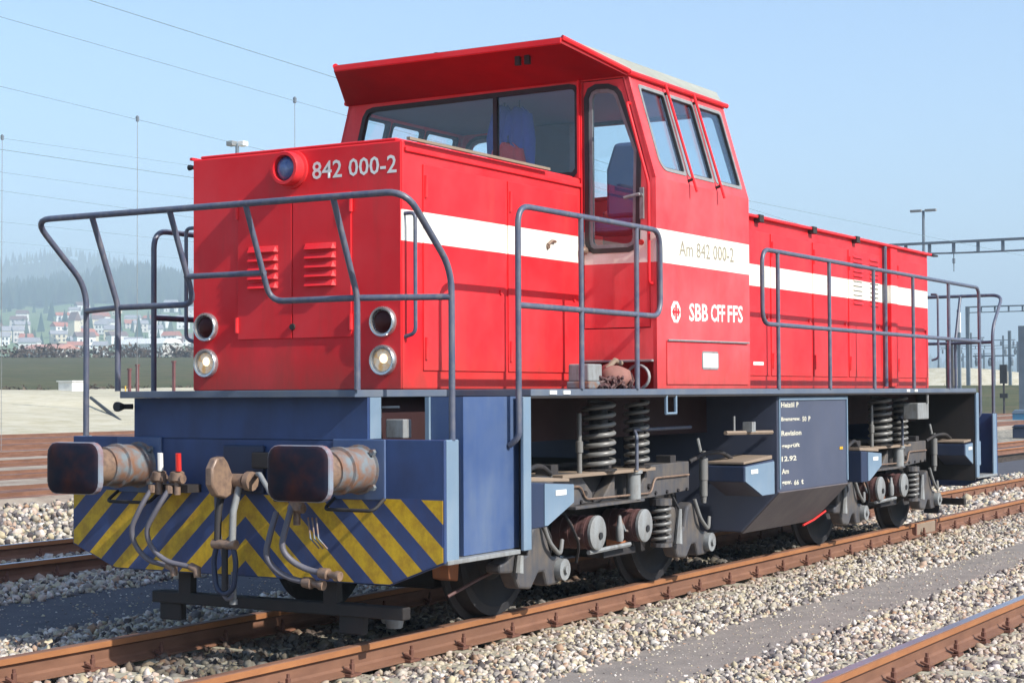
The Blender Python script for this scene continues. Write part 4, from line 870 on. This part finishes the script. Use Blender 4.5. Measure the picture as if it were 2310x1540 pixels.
# two jackets hanging behind the front window
def jacket(x, y, ztop, w_, h_, mat, name_label, dep=.10):
    prof = [(0,.35),(.10,.9),(.3,1.0),(.6,.95),(.85,1.02),(1.0,1.05)]
    vs = []; fs = []; n = 14
    for i, (k, ww) in enumerate(prof):
        for j in range(n):
            a = 2*math.pi*j/n
            vs.append((x+dep*math.cos(a)*(.5+.5*k)+.02*math.sin(5*a+i), y+w_/2*ww*math.sin(a), ztop-h_*k+.01*math.sin(3*a)))
    for i in range(len(prof)-1): fs += [(i*n+j, i*n+(j+1)%n, (i+1)*n+(j+1)%n, (i+1)*n+j) for j in range(n)]
    fs += [tuple(range(n)), tuple(range(5*n, 6*n))]
    t = thing('hanging_jacket', (x, y, ztop), name_label, 'jacket')
    MB().add(vs, fs).build('torso', mat, t, smooth=70)
    for s in (-1, 1): MB().tube([(x, y+s*w_*.40, ztop-.06),(x-.02, y+s*w_*.56, ztop-.25),(x-.02, y+s*w_*.55, ztop-.52)], [.045,.055,.045], 8).build('sleeve', mat, t, smooth=60)
    MB().tube([(x, y, ztop-.01),(x, y, ztop+.06)], .006, 6).build('hanger', M_dark, t)
M_jb = paint('jacket_blue', (.05,.08,.45), .9, (.02,.03,.1), .5, 6); M_jr = paint('jacket_red', (.60,.02,.02), .9, amt=.1)
jacket(3.34, .03, 3.77, .17, .60, M_jb, 'dark blue work jacket hanging next to the window mullion inside the cab')
jacket(3.30, -.13, 3.74, .17, .40, M_jb, 'dark blue work jacket hung over red overalls behind the cab window', .09)
jacket(3.24, -.06, 3.46, .24, .50, M_jr, 'bright red overalls hanging low behind the cab window', .07)
#__PART3__
# ------------------------------------------------------------------ land beyond the yard
CX, CY, CZ = CAM['loc']
def polar(az, r, z=0.): return Vector((CX+r*math.cos(R(az)), CY+r*math.sin(R(az)), z))
def interp(x, xs, ys): return float(np.interp(x, xs, ys))
AZS = [5, 14, 17, 22, 30, 38, 41.3, 43.1, 45.2, 47.3, 52, 60, 75]
E_hedge = lambda a: interp(a, AZS, [.0,.0,.05,.3,.9,1.2,1.23,1.23,1.23,1.23,1.2,1.1,1.0])
E_town = lambda a: interp(a, AZS, [.2,.25,.3,.8,1.6,2.3,2.7,2.75,2.8,2.75,2.6,2.4,2.0])
E_front = lambda a: interp(a, AZS, [.4,.5,.6,1.4,2.4,3.3,3.65,3.9,3.55,3.25,3.0,2.8,2.4]) + .05*math.sin(a*9)+.03*math.sin(a*23)
E_back = lambda a: interp(a, AZS, [.5,.6,.75,1.6,2.6,3.2,3.7,4.15,4.50,4.25,4.0,3.8,3.4]) + .03*math.sin(a*7+1)
def relief(a, r):
    T = lambda e, d: CZ + d*math.tan(R(e))
    rs = [110, 150, 355, 900, 1100, 1750, 2300, 2650, 3300, 3900]
    zs = [-.6, 2.0, T(E_hedge(a), 355), T(E_hedge(a)*.95, 900), T(E_hedge(a)*1.05, 1100), T(E_town(a), 1750), T(E_front(a), 2300), T(E_front(a), 2300)*.85, T(E_back(a), 3300), T(E_back(a), 3300)*.7]
    return interp(r, rs, zs) + (3.0*math.sin(r*.013+a*2)*math.sin(a*3.1) if r > 1100 else 0)
def land(name, r0, r1, nr, mat, na=150, a0=6, a1=72):
    vs = []; fs = []
    for i in range(nr+1):
        r = r0+(r1-r0)*i/nr
        for j in range(na+1):
            a = a0+(a1-a0)*j/na; vs.append(polar(a, r, relief(a, r)))
    for i in range(nr):
        for j in range(na): k = i*(na+1)+j; fs.append((k, k+na+1, k+na+2, k+1))
    return tag(MB().add(vs, fs).build(name, mat, smooth=180), kind='structure')
M_field = ground_mat('spring_field', (.045,.052,.02), (.075,.08,.032), (.15,.10,.06), .35, .3, .05)
M_meadow = ground_mat('hill_meadow', (.10,.16,.06), (.17,.25,.10), (.24,.28,.13), .012, .2, .1)
M_forest = ground_mat('wooded_slope', (.015,.04,.03), (.025,.06,.045), (.05,.09,.055), .02, .4, .3)
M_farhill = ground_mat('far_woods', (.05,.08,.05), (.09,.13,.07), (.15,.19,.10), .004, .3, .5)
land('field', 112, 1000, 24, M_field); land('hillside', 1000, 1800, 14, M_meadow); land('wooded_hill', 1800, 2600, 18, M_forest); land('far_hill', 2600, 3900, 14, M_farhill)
# pale bank along the far tracks
prof = [(45.3,-.20),(50,-.13),(60,.35),(75,1.1),(88,1.85),(92,2.02),(96,1.95),(110,-.4)]
vs = []; fs = []; nx = 60
for i in range(nx+1):
    x = -120+i*5.5; k = 1 if x < 150 else max(0, 1-(x-150)/50)
    vs += [(x, y+1.2*math.sin(x*.05+j), -.21+(z+.21)*k*(1+.05*math.sin(x*.21+j))) for j, (y, z) in enumerate(prof)]
m_ = len(prof); fs = [(i*m_+j, (i+1)*m_+j, (i+1)*m_+j+1, i*m_+j+1) for i in range(nx) for j in range(m_-1)]
tag(MB().add(vs, fs).build('sand_bank', M_sand, smooth=180), kind='structure')
# sand heap at the right
vs = []; fs = []; c_ = polar(16.6, 250)
for i in range(13):
    for j in range(24):
        t_ = i/12; a = 2*math.pi*j/24; rx, ry = 26*t_, 13*t_
        vs.append((c_.x+ry*math.cos(a)*1.2+0, c_.y+rx*math.sin(a), -.3+4.9*(1-t_**2.2)+.12*math.sin(j*2.1+i)))
for i in range(12): fs += [(i*24+j, i*24+(j+1)%24, (i+1)*24+(j+1)%24, (i+1)*24+j) for j in range(24)]
tag(MB().add(vs, fs).build('sand_heap', M_sand, smooth=180), 'long low heap of pale sand far behind the rear of the locomotive', 'sand heap')
sheet('meadow', 150, 420, -30, 60, -.235, M_field)
# vegetation as masses
def tri_cloud(name, cents, mat, label, per=10, size=.5, up=0):
    vs = []; fs = []; n = len(cents)*per; C_ = np.repeat(np.array(cents), per, 0)
    off = rng.normal(size=(n, 3)); off /= np.linalg.norm(off, axis=1)[:, None]; off *= rng.random((n, 1))**.4
    P = C_[:, :3] + off*C_[:, 3:6]; s = size*rng.uniform(.5, 1.3, (n, 1, 1)); tri = rng.normal(size=(n, 3, 3))*s
    V = (P[:, None]+tri).reshape(-1, 3); me = bpy.data.meshes.new(name); me.from_pydata(V.tolist(), [], np.arange(n*3).reshape(-1, 3).tolist()); me.update(); me.materials.append(mat)
    o = bpy.data.objects.new(name, me); COL.objects.link(o); return tag(o, label, kind='stuff')
def foliage(name, a, b_, c, isl=True):
    m, n, bs = nodes(name); ge = n.nodes.new('ShaderNodeNewGeometry')
    n.links.new(ramp(n, ge.outputs['Random Per Island'], [(0, a), (.5, b_), (1, c)]), bs.inputs['Base Color']); bs.inputs['Roughness'].default_value = .9
    bs.inputs['Specular IOR Level'].default_value = .1; return m
M_shrub = foliage('bare_shrub', (.03,.022,.02), (.07,.05,.04), (.13,.10,.075))
cents = []
for k in range(700):
    a = random.uniform(12, 50); r = random.uniform(352, 372); h = random.uniform(.8, 1.9)*(1 if a > 35 else .8); p = polar(a, r, relief(a, r))
    cents.append((p.x, p.y, p.z+h*.6, 1.8, 1.8, h))
tri_cloud('hedgerow', cents, M_shrub, 'long brown leafless hedgerow between the field and the village', 22, .33)
cents = []
for k in range(500):
    x = random.uniform(-60, 130); y = 92+random.uniform(0, 5); cents.append((x, y, 1.9, .6, .6, .35))
tri_cloud('dry_grass', cents, M_shrub, 'dry grass and weeds along the top of the pale bank', 8, .16)
cents = []
for k in range(260):
    a = random.uniform(13.5, 17.5); r = random.uniform(150, 235); p = polar(a, r); cents.append((p.x, p.y, .3, 1.5, 1.5, .9))
tri_cloud('scrub', cents, foliage('scrub', (.07,.08,.03), (.14,.13,.06), (.25,.22,.13)), 'low green and brown scrub in front of the sand heap', 14, .3)
# conifers on the slopes
def conifers(name, n, rr, mat, h, label, arange=(12, 60)):
    vs = []; fs = []
    for k in range(n):
        a = random.uniform(*arange); r = random.uniform(*rr); p = polar(a, r, relief(a, r)); hh = h*random.uniform(.6, 1.3); w_ = hh*.26; b = len(vs)
        vs += [(p.x+w_*math.cos(t), p.y+w_*math.sin(t), p.z) for t in (0, 1.57, 3.14, 4.71)] + [(p.x, p.y, p.z+hh)]
        fs += [(b, b+1, b+4), (b+1, b+2, b+4), (b+2, b+3, b+4), (b+3, b, b+4)]
    return tag(MB().add(vs, fs).build(name, mat), label, kind='stuff')
M_con = foliage('conifer', (.012,.035,.028), (.022,.058,.045), (.06,.085,.05))
conifers('forest', 8000, (1820, 2330), M_con, 17, 'dark wooded hillside above the village', (30, 52))
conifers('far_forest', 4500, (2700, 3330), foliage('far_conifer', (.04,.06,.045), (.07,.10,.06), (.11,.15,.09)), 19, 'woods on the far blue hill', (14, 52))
conifers('village_trees', 420, (1060, 1800), M_con, 13, 'trees scattered between the village houses', (12, 50))
# ---- village houses
WALLS = [((.80,.79,.76), 'white'), ((.70,.62,.45), 'cream'), ((.60,.56,.52), 'grey')]
ROOFS = [((.42,.14,.08), 'red'), ((.16,.10,.09), 'brown'), ((.30,.30,.32), 'slate grey')]
MW = [paint('wall_'+c_[1], c_[0], .9, amt=.1, bmp=0) for c_ in WALLS]; MR = [paint('roof_'+c_[1], c_[0], .9, amt=.2, bmp=0) for c_ in ROOFS]
M_pane = paint('dark_pane', (.05,.06,.08), .2, amt=0, bmp=0)
spots = []
rs_ = random.Random(11)
while len(spots) < 46:
    a = rs_.uniform(40.4, 47.6); r = rs_.choice((rs_.uniform(1080, 1300), rs_.uniform(1080, 1700)))
    if all((polar(a, r)-polar(b[0], b[1])).length > 24 for b in spots): spots.append((a, r))
spots.sort(key=lambda q: -q[0])
def nth(k): return {1:'1st',2:'2nd',3:'3rd',21:'21st',22:'22nd',23:'23rd',31:'31st',32:'32nd',33:'33rd',41:'41st',42:'42nd',43:'43rd'}.get(k, f'{k}th')
for k, (a, r) in enumerate(spots):
    wi, ri_ = rs_.choice((0,0,0,1,2)), rs_.choice((0,1,1,2,2,2)); p = polar(a, r, relief(a, r)-.5)
    w_, d_, h_ = rs_.uniform(7, 13), rs_.uniform(6.5, 9), rs_.uniform(5.5, 9.5); rot = rs_.uniform(-.5, .5)+R(a)
    nm = f"{WALLS[wi][1]} village house with {ROOFS[ri_][1]} roof, {'low by the hedgerow' if r < 1200 else 'halfway up the slope' if r < 1450 else 'high on the slope'}, {nth(k+1)} house from the left"
    t = tag(reg(bpy.data.objects.new('village_house', None), p, None), nm, 'house', 'village houses on the hillside')
    cr, sr = math.cos(rot), math.sin(rot); T = lambda x, y, z: (p.x+x*cr-y*sr, p.y+x*sr+y*cr, p.z+z)
    def tb(pts, fs, name, mat, par): return MB().add([T(*q_) for q_ in pts], fs).build(name, mat, par)
    hx_, hy_ = d_/2, w_/2
    F6 = [(0,1,3,2),(4,6,7,5),(0,4,5,1),(2,3,7,6),(0,2,6,4),(1,5,7,3)]
    wl = tb([(x, y, z) for x in (-hx_, hx_) for y in (-hy_, hy_) for z in (0, h_)], F6, 'wall', MW[wi], t)
    rh = h_+d_*.38
    tb([(-hx_-.6,-hy_-.5,h_-.2),(hx_+.6,-hy_-.5,h_-.2),(hx_+.6,hy_+.5,h_-.2),(-hx_-.6,hy_+.5,h_-.2),(0,-hy_-.5,rh),(0,hy_+.5,rh)], [(0,1,2,3),(0,4,5,3)[::-1],(1,2,5,4),(0,1,4),(3,5,2)], 'roof', MR[ri_], t)
    for fl in range(2):
        for q_ in (-.28, .0, .28):
            z0 = 1.2+fl*h_*.45
            tb([(x, y, z) for x in (-hx_-.12, -hx_+.1) for y in (q_*w_-.6, q_*w_+.6) for z in (z0, z0+1.5)], F6, 'window', M_pane, t)
# long low sheds and a church tower in the village
t = thing('factory_hall', polar(45.75, 1040, relief(45.75, 1040)), 'long low hall with salmon red roof at the foot of the village', 'hall')
p = polar(45.75, 1040, relief(45.75, 1040)); MB().box(p.x-10, p.x+10, p.y-14, p.y+14, p.z-1, p.z+4).build('wall', MW[0], t)
MB().prism([(p.x-11, p.z+4),(p.x+11, p.z+4),(p.x, p.z+7)], 'y', p.y-15, p.y+15).build('roof', paint('roof_salmon', (.55,.22,.14), .9, amt=.1, bmp=0), t)
t = thing('church', polar(45.0, 1200, relief(45.0, 1200)), 'cream church with square tower rising above the village roofs', 'church')
p = polar(45.0, 1200, relief(45.0, 1200)); MB().box(p.x-3, p.x+3, p.y-3, p.y+3, p.z-1, p.z+19).build('tower', MW[1], t)
MB().prism([(p.x-3.4, p.z+19),(p.x+3.4, p.z+19),(p.x, p.z+25)], 'y', p.y-3.4, p.y+3.4).build('tower_roof', MR[1], t)
MB().box(p.x+3.1, p.x+18, p.y-5, p.y+5, p.z-1, p.z+9).build('nave', MW[1], t); MB().prism([(p.y-5.5, p.z+9),(p.y+5.5, p.z+9),(p.y, p.z+14)], 'x', p.x+3.1, p.x+18.5).build('nave_roof', MR[0], t)
t = thing('long_hall', polar(42.6, 1050, relief(42.6, 1050)), 'wide white hall with shallow curved roof behind the hedgerow', 'hall')
p = polar(42.6, 1050, relief(42.6, 1050)); MB().box(p.x-8, p.x+8, p.y-17, p.y+17, p.z-1, p.z+7).build('wall', MW[2], t)
MB().prism([(p.x-9, p.z+7),(p.x+9, p.z+7),(p.x+6, p.z+9.5),(p.x, p.z+10.5),(p.x-6, p.z+9.5)], 'y', p.y-18, p.y+18).build('roof', MW[0], t)
# ---- small things along the bank
def at_bank(u, y): p = on(u, 872, 'y', y); return p
p = at_bank(160, 90.5); t = thing('trackside_hut', (p.x, p.y, 1.7), 'small white hut standing on the crest of the pale bank', 'hut')
MB().box(p.x-.6, p.x+.6, p.y-.75, p.y+.75, 1.6, 2.55).build('body', M_white, t, bevel=.04); MB().box(p.x-.7, p.x+.7, p.y-.85, p.y+.85, 2.55, 2.64).build('lid', M_white, t)
M_post = paint('post_rust', (.13,.035,.035), .8, amt=.2, bmp=0)
for u, h_, lb in ((292, 2.0, 'brown'), (310, 2.3, 'slightly taller red brown'), (392, 2.6, 'tallest red brown')):
    p = at_bank(u, 80); zb = 1.3
    tag(MB().box(p.x-.09, p.x+.09, p.y-.09, p.y+.09, zb-.3, zb+h_).box(p.x-.13, p.x+.13, p.y-.13, p.y+.13, zb+h_, zb+h_+.12).build('fence_post', M_post, None), f'{lb} metal post on the bank {"nearest" if u==292 else "next right of" if u==310 else "close beside"} {"the yellow marker" if u==292 else "the brown post" if u==310 else "the engine hood"}', 'post')
p = at_bank(283, 82); tag(MB().lathe([(0,.05),(.75,.05),(.78,.03)], (p.x, p.y, 1.4), (0,0,1), 8).build('marker_post', M_yellow, None, smooth=40), 'short yellow marker post on the bank beside the locomotive', 'marker')
a_, b_ = on(205, 880, 'y', 72), on(272, 946, 'y', 56)
tag(MB().tube([Vector((a_.x, a_.y, 1.35)), Vector(((a_.x+b_.x)/2, (a_.y+b_.y)/2, .75)), Vector((b_.x, b_.y, .15))], .10, 6).build('fallen_pole', M_greydk, None), 'dark crooked pole lying down the slope of the pale bank', 'pole')
# ---- masts, portals and wires
M_mast = paint('mast_steel', (.12,.16,.20), .6, amt=.2, bmp=0); M_wire = paint('wire', (.20,.29,.33), .6, amt=0, bmp=0); M_lamp = paint('lamp_white', (.75,.75,.72), .5, amt=0, bmp=0)
def portal(x, y0, y1, z, hgt, label, bays, arch=True, r=.05):
    t = thing('catenary_portal', (x, y0, -.2), label, 'catenary portal')
    MB().box(x-.10, x+.10, *sorted((y0, y1)), z, z+.12).build('top_chord', M_mast, t)
    n = bays; pts = []
    for i in range(n+1):
        k = i/n; dz = hgt*(1-abs(2*((k*3) % 1)-1)**4) if arch else hgt
        pts.append(Vector((x, y0+(y1-y0)*k, z-max(dz, .05))))
    MB().tube(pts, r, 6).build('bottom_chord', M_mast, t)
    for q_ in pts[1:-1:1]:
        if z-q_.z > .15: MB().box(x-.06, x+.06, q_.y-.07, q_.y+.07, q_.z, z).build('strut', M_mast, t)
    for yy in (y0, y1): MB().box(x-.16, x+.16, yy-.16, yy+.16, -.3, z+.12).build('mast', M_mast, t)
    for i in range(1, 10):
        yy = y0+(y1-y0)*i/10; MB().tube([(x, yy, z-hgt), (x, yy, z-hgt-.9)], .025, 5).lathe([(0,.07),(.25,.07)], (x, yy, z-hgt-.5), (0,0,1), 8).build('hanger', M_mast, t)
    return t
portal(76, 22.5, -26, 8.80, .50, 'nearest catenary portal, an arched blue grey girder reaching in from the right', 40)
portal(150, 38, -20, 9.15, .45, 'second catenary portal seen through the rear handrail of the locomotive', 46, False)
portal(232, 50, -10, 9.6, .45, 'third catenary portal, fainter and lower behind the second', 46, False, .04)
portal(330, 95, 10, 10.2, .5, 'farthest catenary portal, a thin pale line near the horizon', 46, False, .04)
p = polar(17.19, 92); t = thing('lamp_mast', (p.x, p.y, -.2), 'tall thin lamp mast with flat crossbar above the end of the locomotive', 'lamp mast')
ztop = CZ+92*math.tan(R(5.82)); MB().tube([(p.x, p.y, -.3), (p.x, p.y, ztop)], [.12, .07], 8).build('pole', M_mast, t)
for s in (-1, 1): MB().box(p.x-.1, p.x+.1, *sorted((p.y+s*.1, p.y+s*.68)), ztop-.06, ztop+.06).build('lamp_head', M_ltgrey, t)
p = polar(39.79, 95); t = thing('yard_light_tower', (p.x, p.y, -.2), 'yard light tower with two lamp heads peeking over the engine hood', 'light tower')
ztop = CZ+95*math.tan(R(8.2)); MB().tube([(p.x, p.y, -.3), (p.x, p.y, ztop)], [.2, .1], 8).build('pole', M_mast, t)
for s, mm in ((-1, M_lamp), (1, M_ltgrey)):
    dv = Vector((math.sin(R(39.8)), -math.cos(R(39.8)), 0))*(-s); cc = p+dv*.30
    MB().box(cc.x-.22, cc.x+.22, cc.y-.22, cc.y+.22, ztop-.12, ztop+.16).build('lamp_head', mm, t, bevel=.04)
for (az_, d_, top, w_, lb) in ((16.42, 62, 1.62, .11, 'stout brown steel post behind the rear handrail of the locomotive'), (14.15, 112, 2.05, .22, 'thick blue grey mast cut by the right edge of the picture'), (14.55, 200, 1.9, .16, 'slim pale mast just left of the thick one'), (16.12, 140, 2.6, .12, 'thin mast with a white band behind the rear handrail')):
    p = polar(az_, d_); zt = CZ+d_*math.tan(R(top)); t = thing('trackside_mast', (p.x, p.y, -.2), lb, 'mast')
    MB().box(p.x-w_, p.x+w_, p.y-w_, p.y+w_, -.3, zt).build('pole', M_greydk if d_ < 70 else M_mast, t, bevel=.01)
    MB().box(p.x-w_*1.6, p.x+w_*1.6, p.y-w_*1.6, p.y+w_*1.6, -.28, .0).build('foot', M_ltgrey, t)
    if d_ == 140: MB().box(p.x-.13, p.x+.13, p.y-.13, p.y+.13, zt-1.8, zt-.2).build('band', M_lamp, t)
for k, (az_, d_, top) in enumerate(((14.3, 260, 1.55), (14.75, 330, 1.75), (15.05, 190, 1.35), (15.35, 380, 1.3), (15.75, 290, 1.85), (16.0, 420, 1.2), (16.35, 350, 1.5))):
    p = polar(az_, d_); zt = CZ+d_*math.tan(R(top)); t = thing('distant_mast', (p.x, p.y, -.2), f'faint blue distant catenary mast, {nth(k+1)} counting left from the right edge', 'mast', 'distant masts')
    MB().box(p.x-.15, p.x+.15, p.y-.15, p.y+.15, -.3, zt).build('pole', M_mast, t)
    MB().box(p.x-.06, p.x+.06, p.y-2.2, p.y+2.2, zt-.9, zt-.75).build('cross_arm', M_mast, t)
    for q_ in (-1.9, .4, 1.8): MB().lathe([(0,.16),(.5,.22),(.9,.12)], (p.x, p.y+q_, zt-1.9), (0,0,1), 8).build('insulator', M_mast, t)
p = polar(14.75, 118); t = thing('railway_signal', (p.x, p.y, -.2), 'small dark railway signal near the right edge', 'signal')
MB().tube([(p.x, p.y, -.3), (p.x, p.y, 2.0)], .07, 8).build('pole', M_greydk, t); MB().box(p.x-.15, p.x+.15, p.y-.22, p.y+.22, 1.95, 3.2).build('signal_head', M_black, t); MB().box(p.x-.1, p.x+.1, p.y-.25, p.y+.25, 1.0, 1.3).build('lower_head', M_black, t)
M_bbox = paint('blue_cabinet', (.06,.25,.42), .5, amt=.2)
for (v_, d_, lb) in ((952, 92, 'blue domed trackside cabinet farther off at the right edge'), (988, 62, 'nearer dark blue domed trackside cabinet at the right edge')):
    p = on(2306, v_, 'z', -.2); t = thing('trackside_cabinet', p, lb, 'cabinet'); s = (p-Vector(CAM['loc'])).length/92
    MB().box(p.x-.4*s, p.x+.4*s, p.y-.4*s, p.y+.4*s, -.22, .25*s).build('body', M_bbox if v_ == 952 else M_navy, t, bevel=.04)
    MB().prism([(p.y-.45*s, .25*s-.0),(p.y+.45*s, .25*s),(p.y+.28*s, .55*s-.1),(p.y-.28*s, .55*s-.1)], 'x', p.x-.45*s, p.x+.45*s).build('lid', M_bluelt if v_ == 952 else M_navy, t, bevel=.03)
t = thing('cable_drum_row', polar(15.3, 170, -.2), 'row of pale yellow buffer blocks on the ground behind the rear step', 'blocks')
for k in range(5): p = polar(15.75-.2*k, 170); MB().box(p.x-.5, p.x+.5, p.y-.22, p.y+.22, -.2, .75).build('block', M_dust, t, bevel=.05)
def wire(pts, r, label, sag=.0):
    a, b_ = pts; d_ = b_-a; a2 = a-d_*1.2; b2 = b_+d_*6; n = 24
    return tag(MB().tube([a2.lerp(b2, i/n) - Vector((0, 0, sag*4*(i/n)*(1-i/n))) for i in range(n+1)], r, 5).build('overhead_wire', M_wire, None), label, 'wire', 'overhead wires')
for (p1, p2, h1, r, lb) in (((200,0),(745,172),9.0,.010,'topmost overhead wire running down to the cab roof'), ((0,38),(665,228),9.0,.008,'second overhead wire from the top left, ending in a node left of the cab'),
    ((0,195),(310,270),9.0,.008,'third overhead wire, meeting the slim mast above the front handrail'), ((5,312),(420,372),9.0,.007,'faint overhead wire starting at the left edge node'),
    ((0,337),(430,400),8.2,.011,'stronger wire crossing low above the front handrail'), ((0,388),(430,448),8.2,.007,'faint wire below the stronger one'),
    ((0,430),(430,490),8.2,.008,'low wire just above the front handrail'), ((0,500),(430,545),8.2,.008,'lowest wire seen between the front handrail bars'), ((0,545),(430,585),8.2,.006,'thin wire above the hill skyline'), ((1700,455),(2000,515),8.6,.010,'wire behind the cab running towards the far portal')):
    wire((on(*p1,'z',h1), on(*p2,'z',h1)), r, lb)
for (u, v, v2, lb) in ((310, 270, 470, 'thin grey dropper mast left of the headlight'), (665, 228, 900, 'faint thin mast rising behind the engine hood'), (5, 312, 900, 'faint thin mast at the left edge')):
    p = on(u, v, 'z', 9.0); t = thing('wire_mast', (p.x, p.y, -.2), lb, 'mast')
    MB().tube([(p.x, p.y, -.25), (p.x, p.y, 9.0)], .008, 6).build('pole', M_ltgrey, t); MB().lathe([(0,.04),(.12,.05),(.16,.02)], (p.x, p.y, 8.95), (0,0,1), 8).build('insulator', M_mast, t)
# ---- haze
M_h = bpy.data.materials.new('haze'); M_h.use_nodes = True; n = M_h.node_tree; n.nodes.clear(); out = n.nodes.new('ShaderNodeOutputMaterial'); pv = n.nodes.new('ShaderNodeVolumePrincipled')
pv.inputs['Color'].default_value = (.68,.87,1,1); pv.inputs['Density'].default_value = .00058; pv.inputs['Anisotropy'].default_value = .0
n.links.new(pv.outputs[0], out.inputs['Volume'])
tag(MB().box(-2600, 6100, -2600, 5600, -1.5, 310).build('haze', M_h, None), kind='stuff')
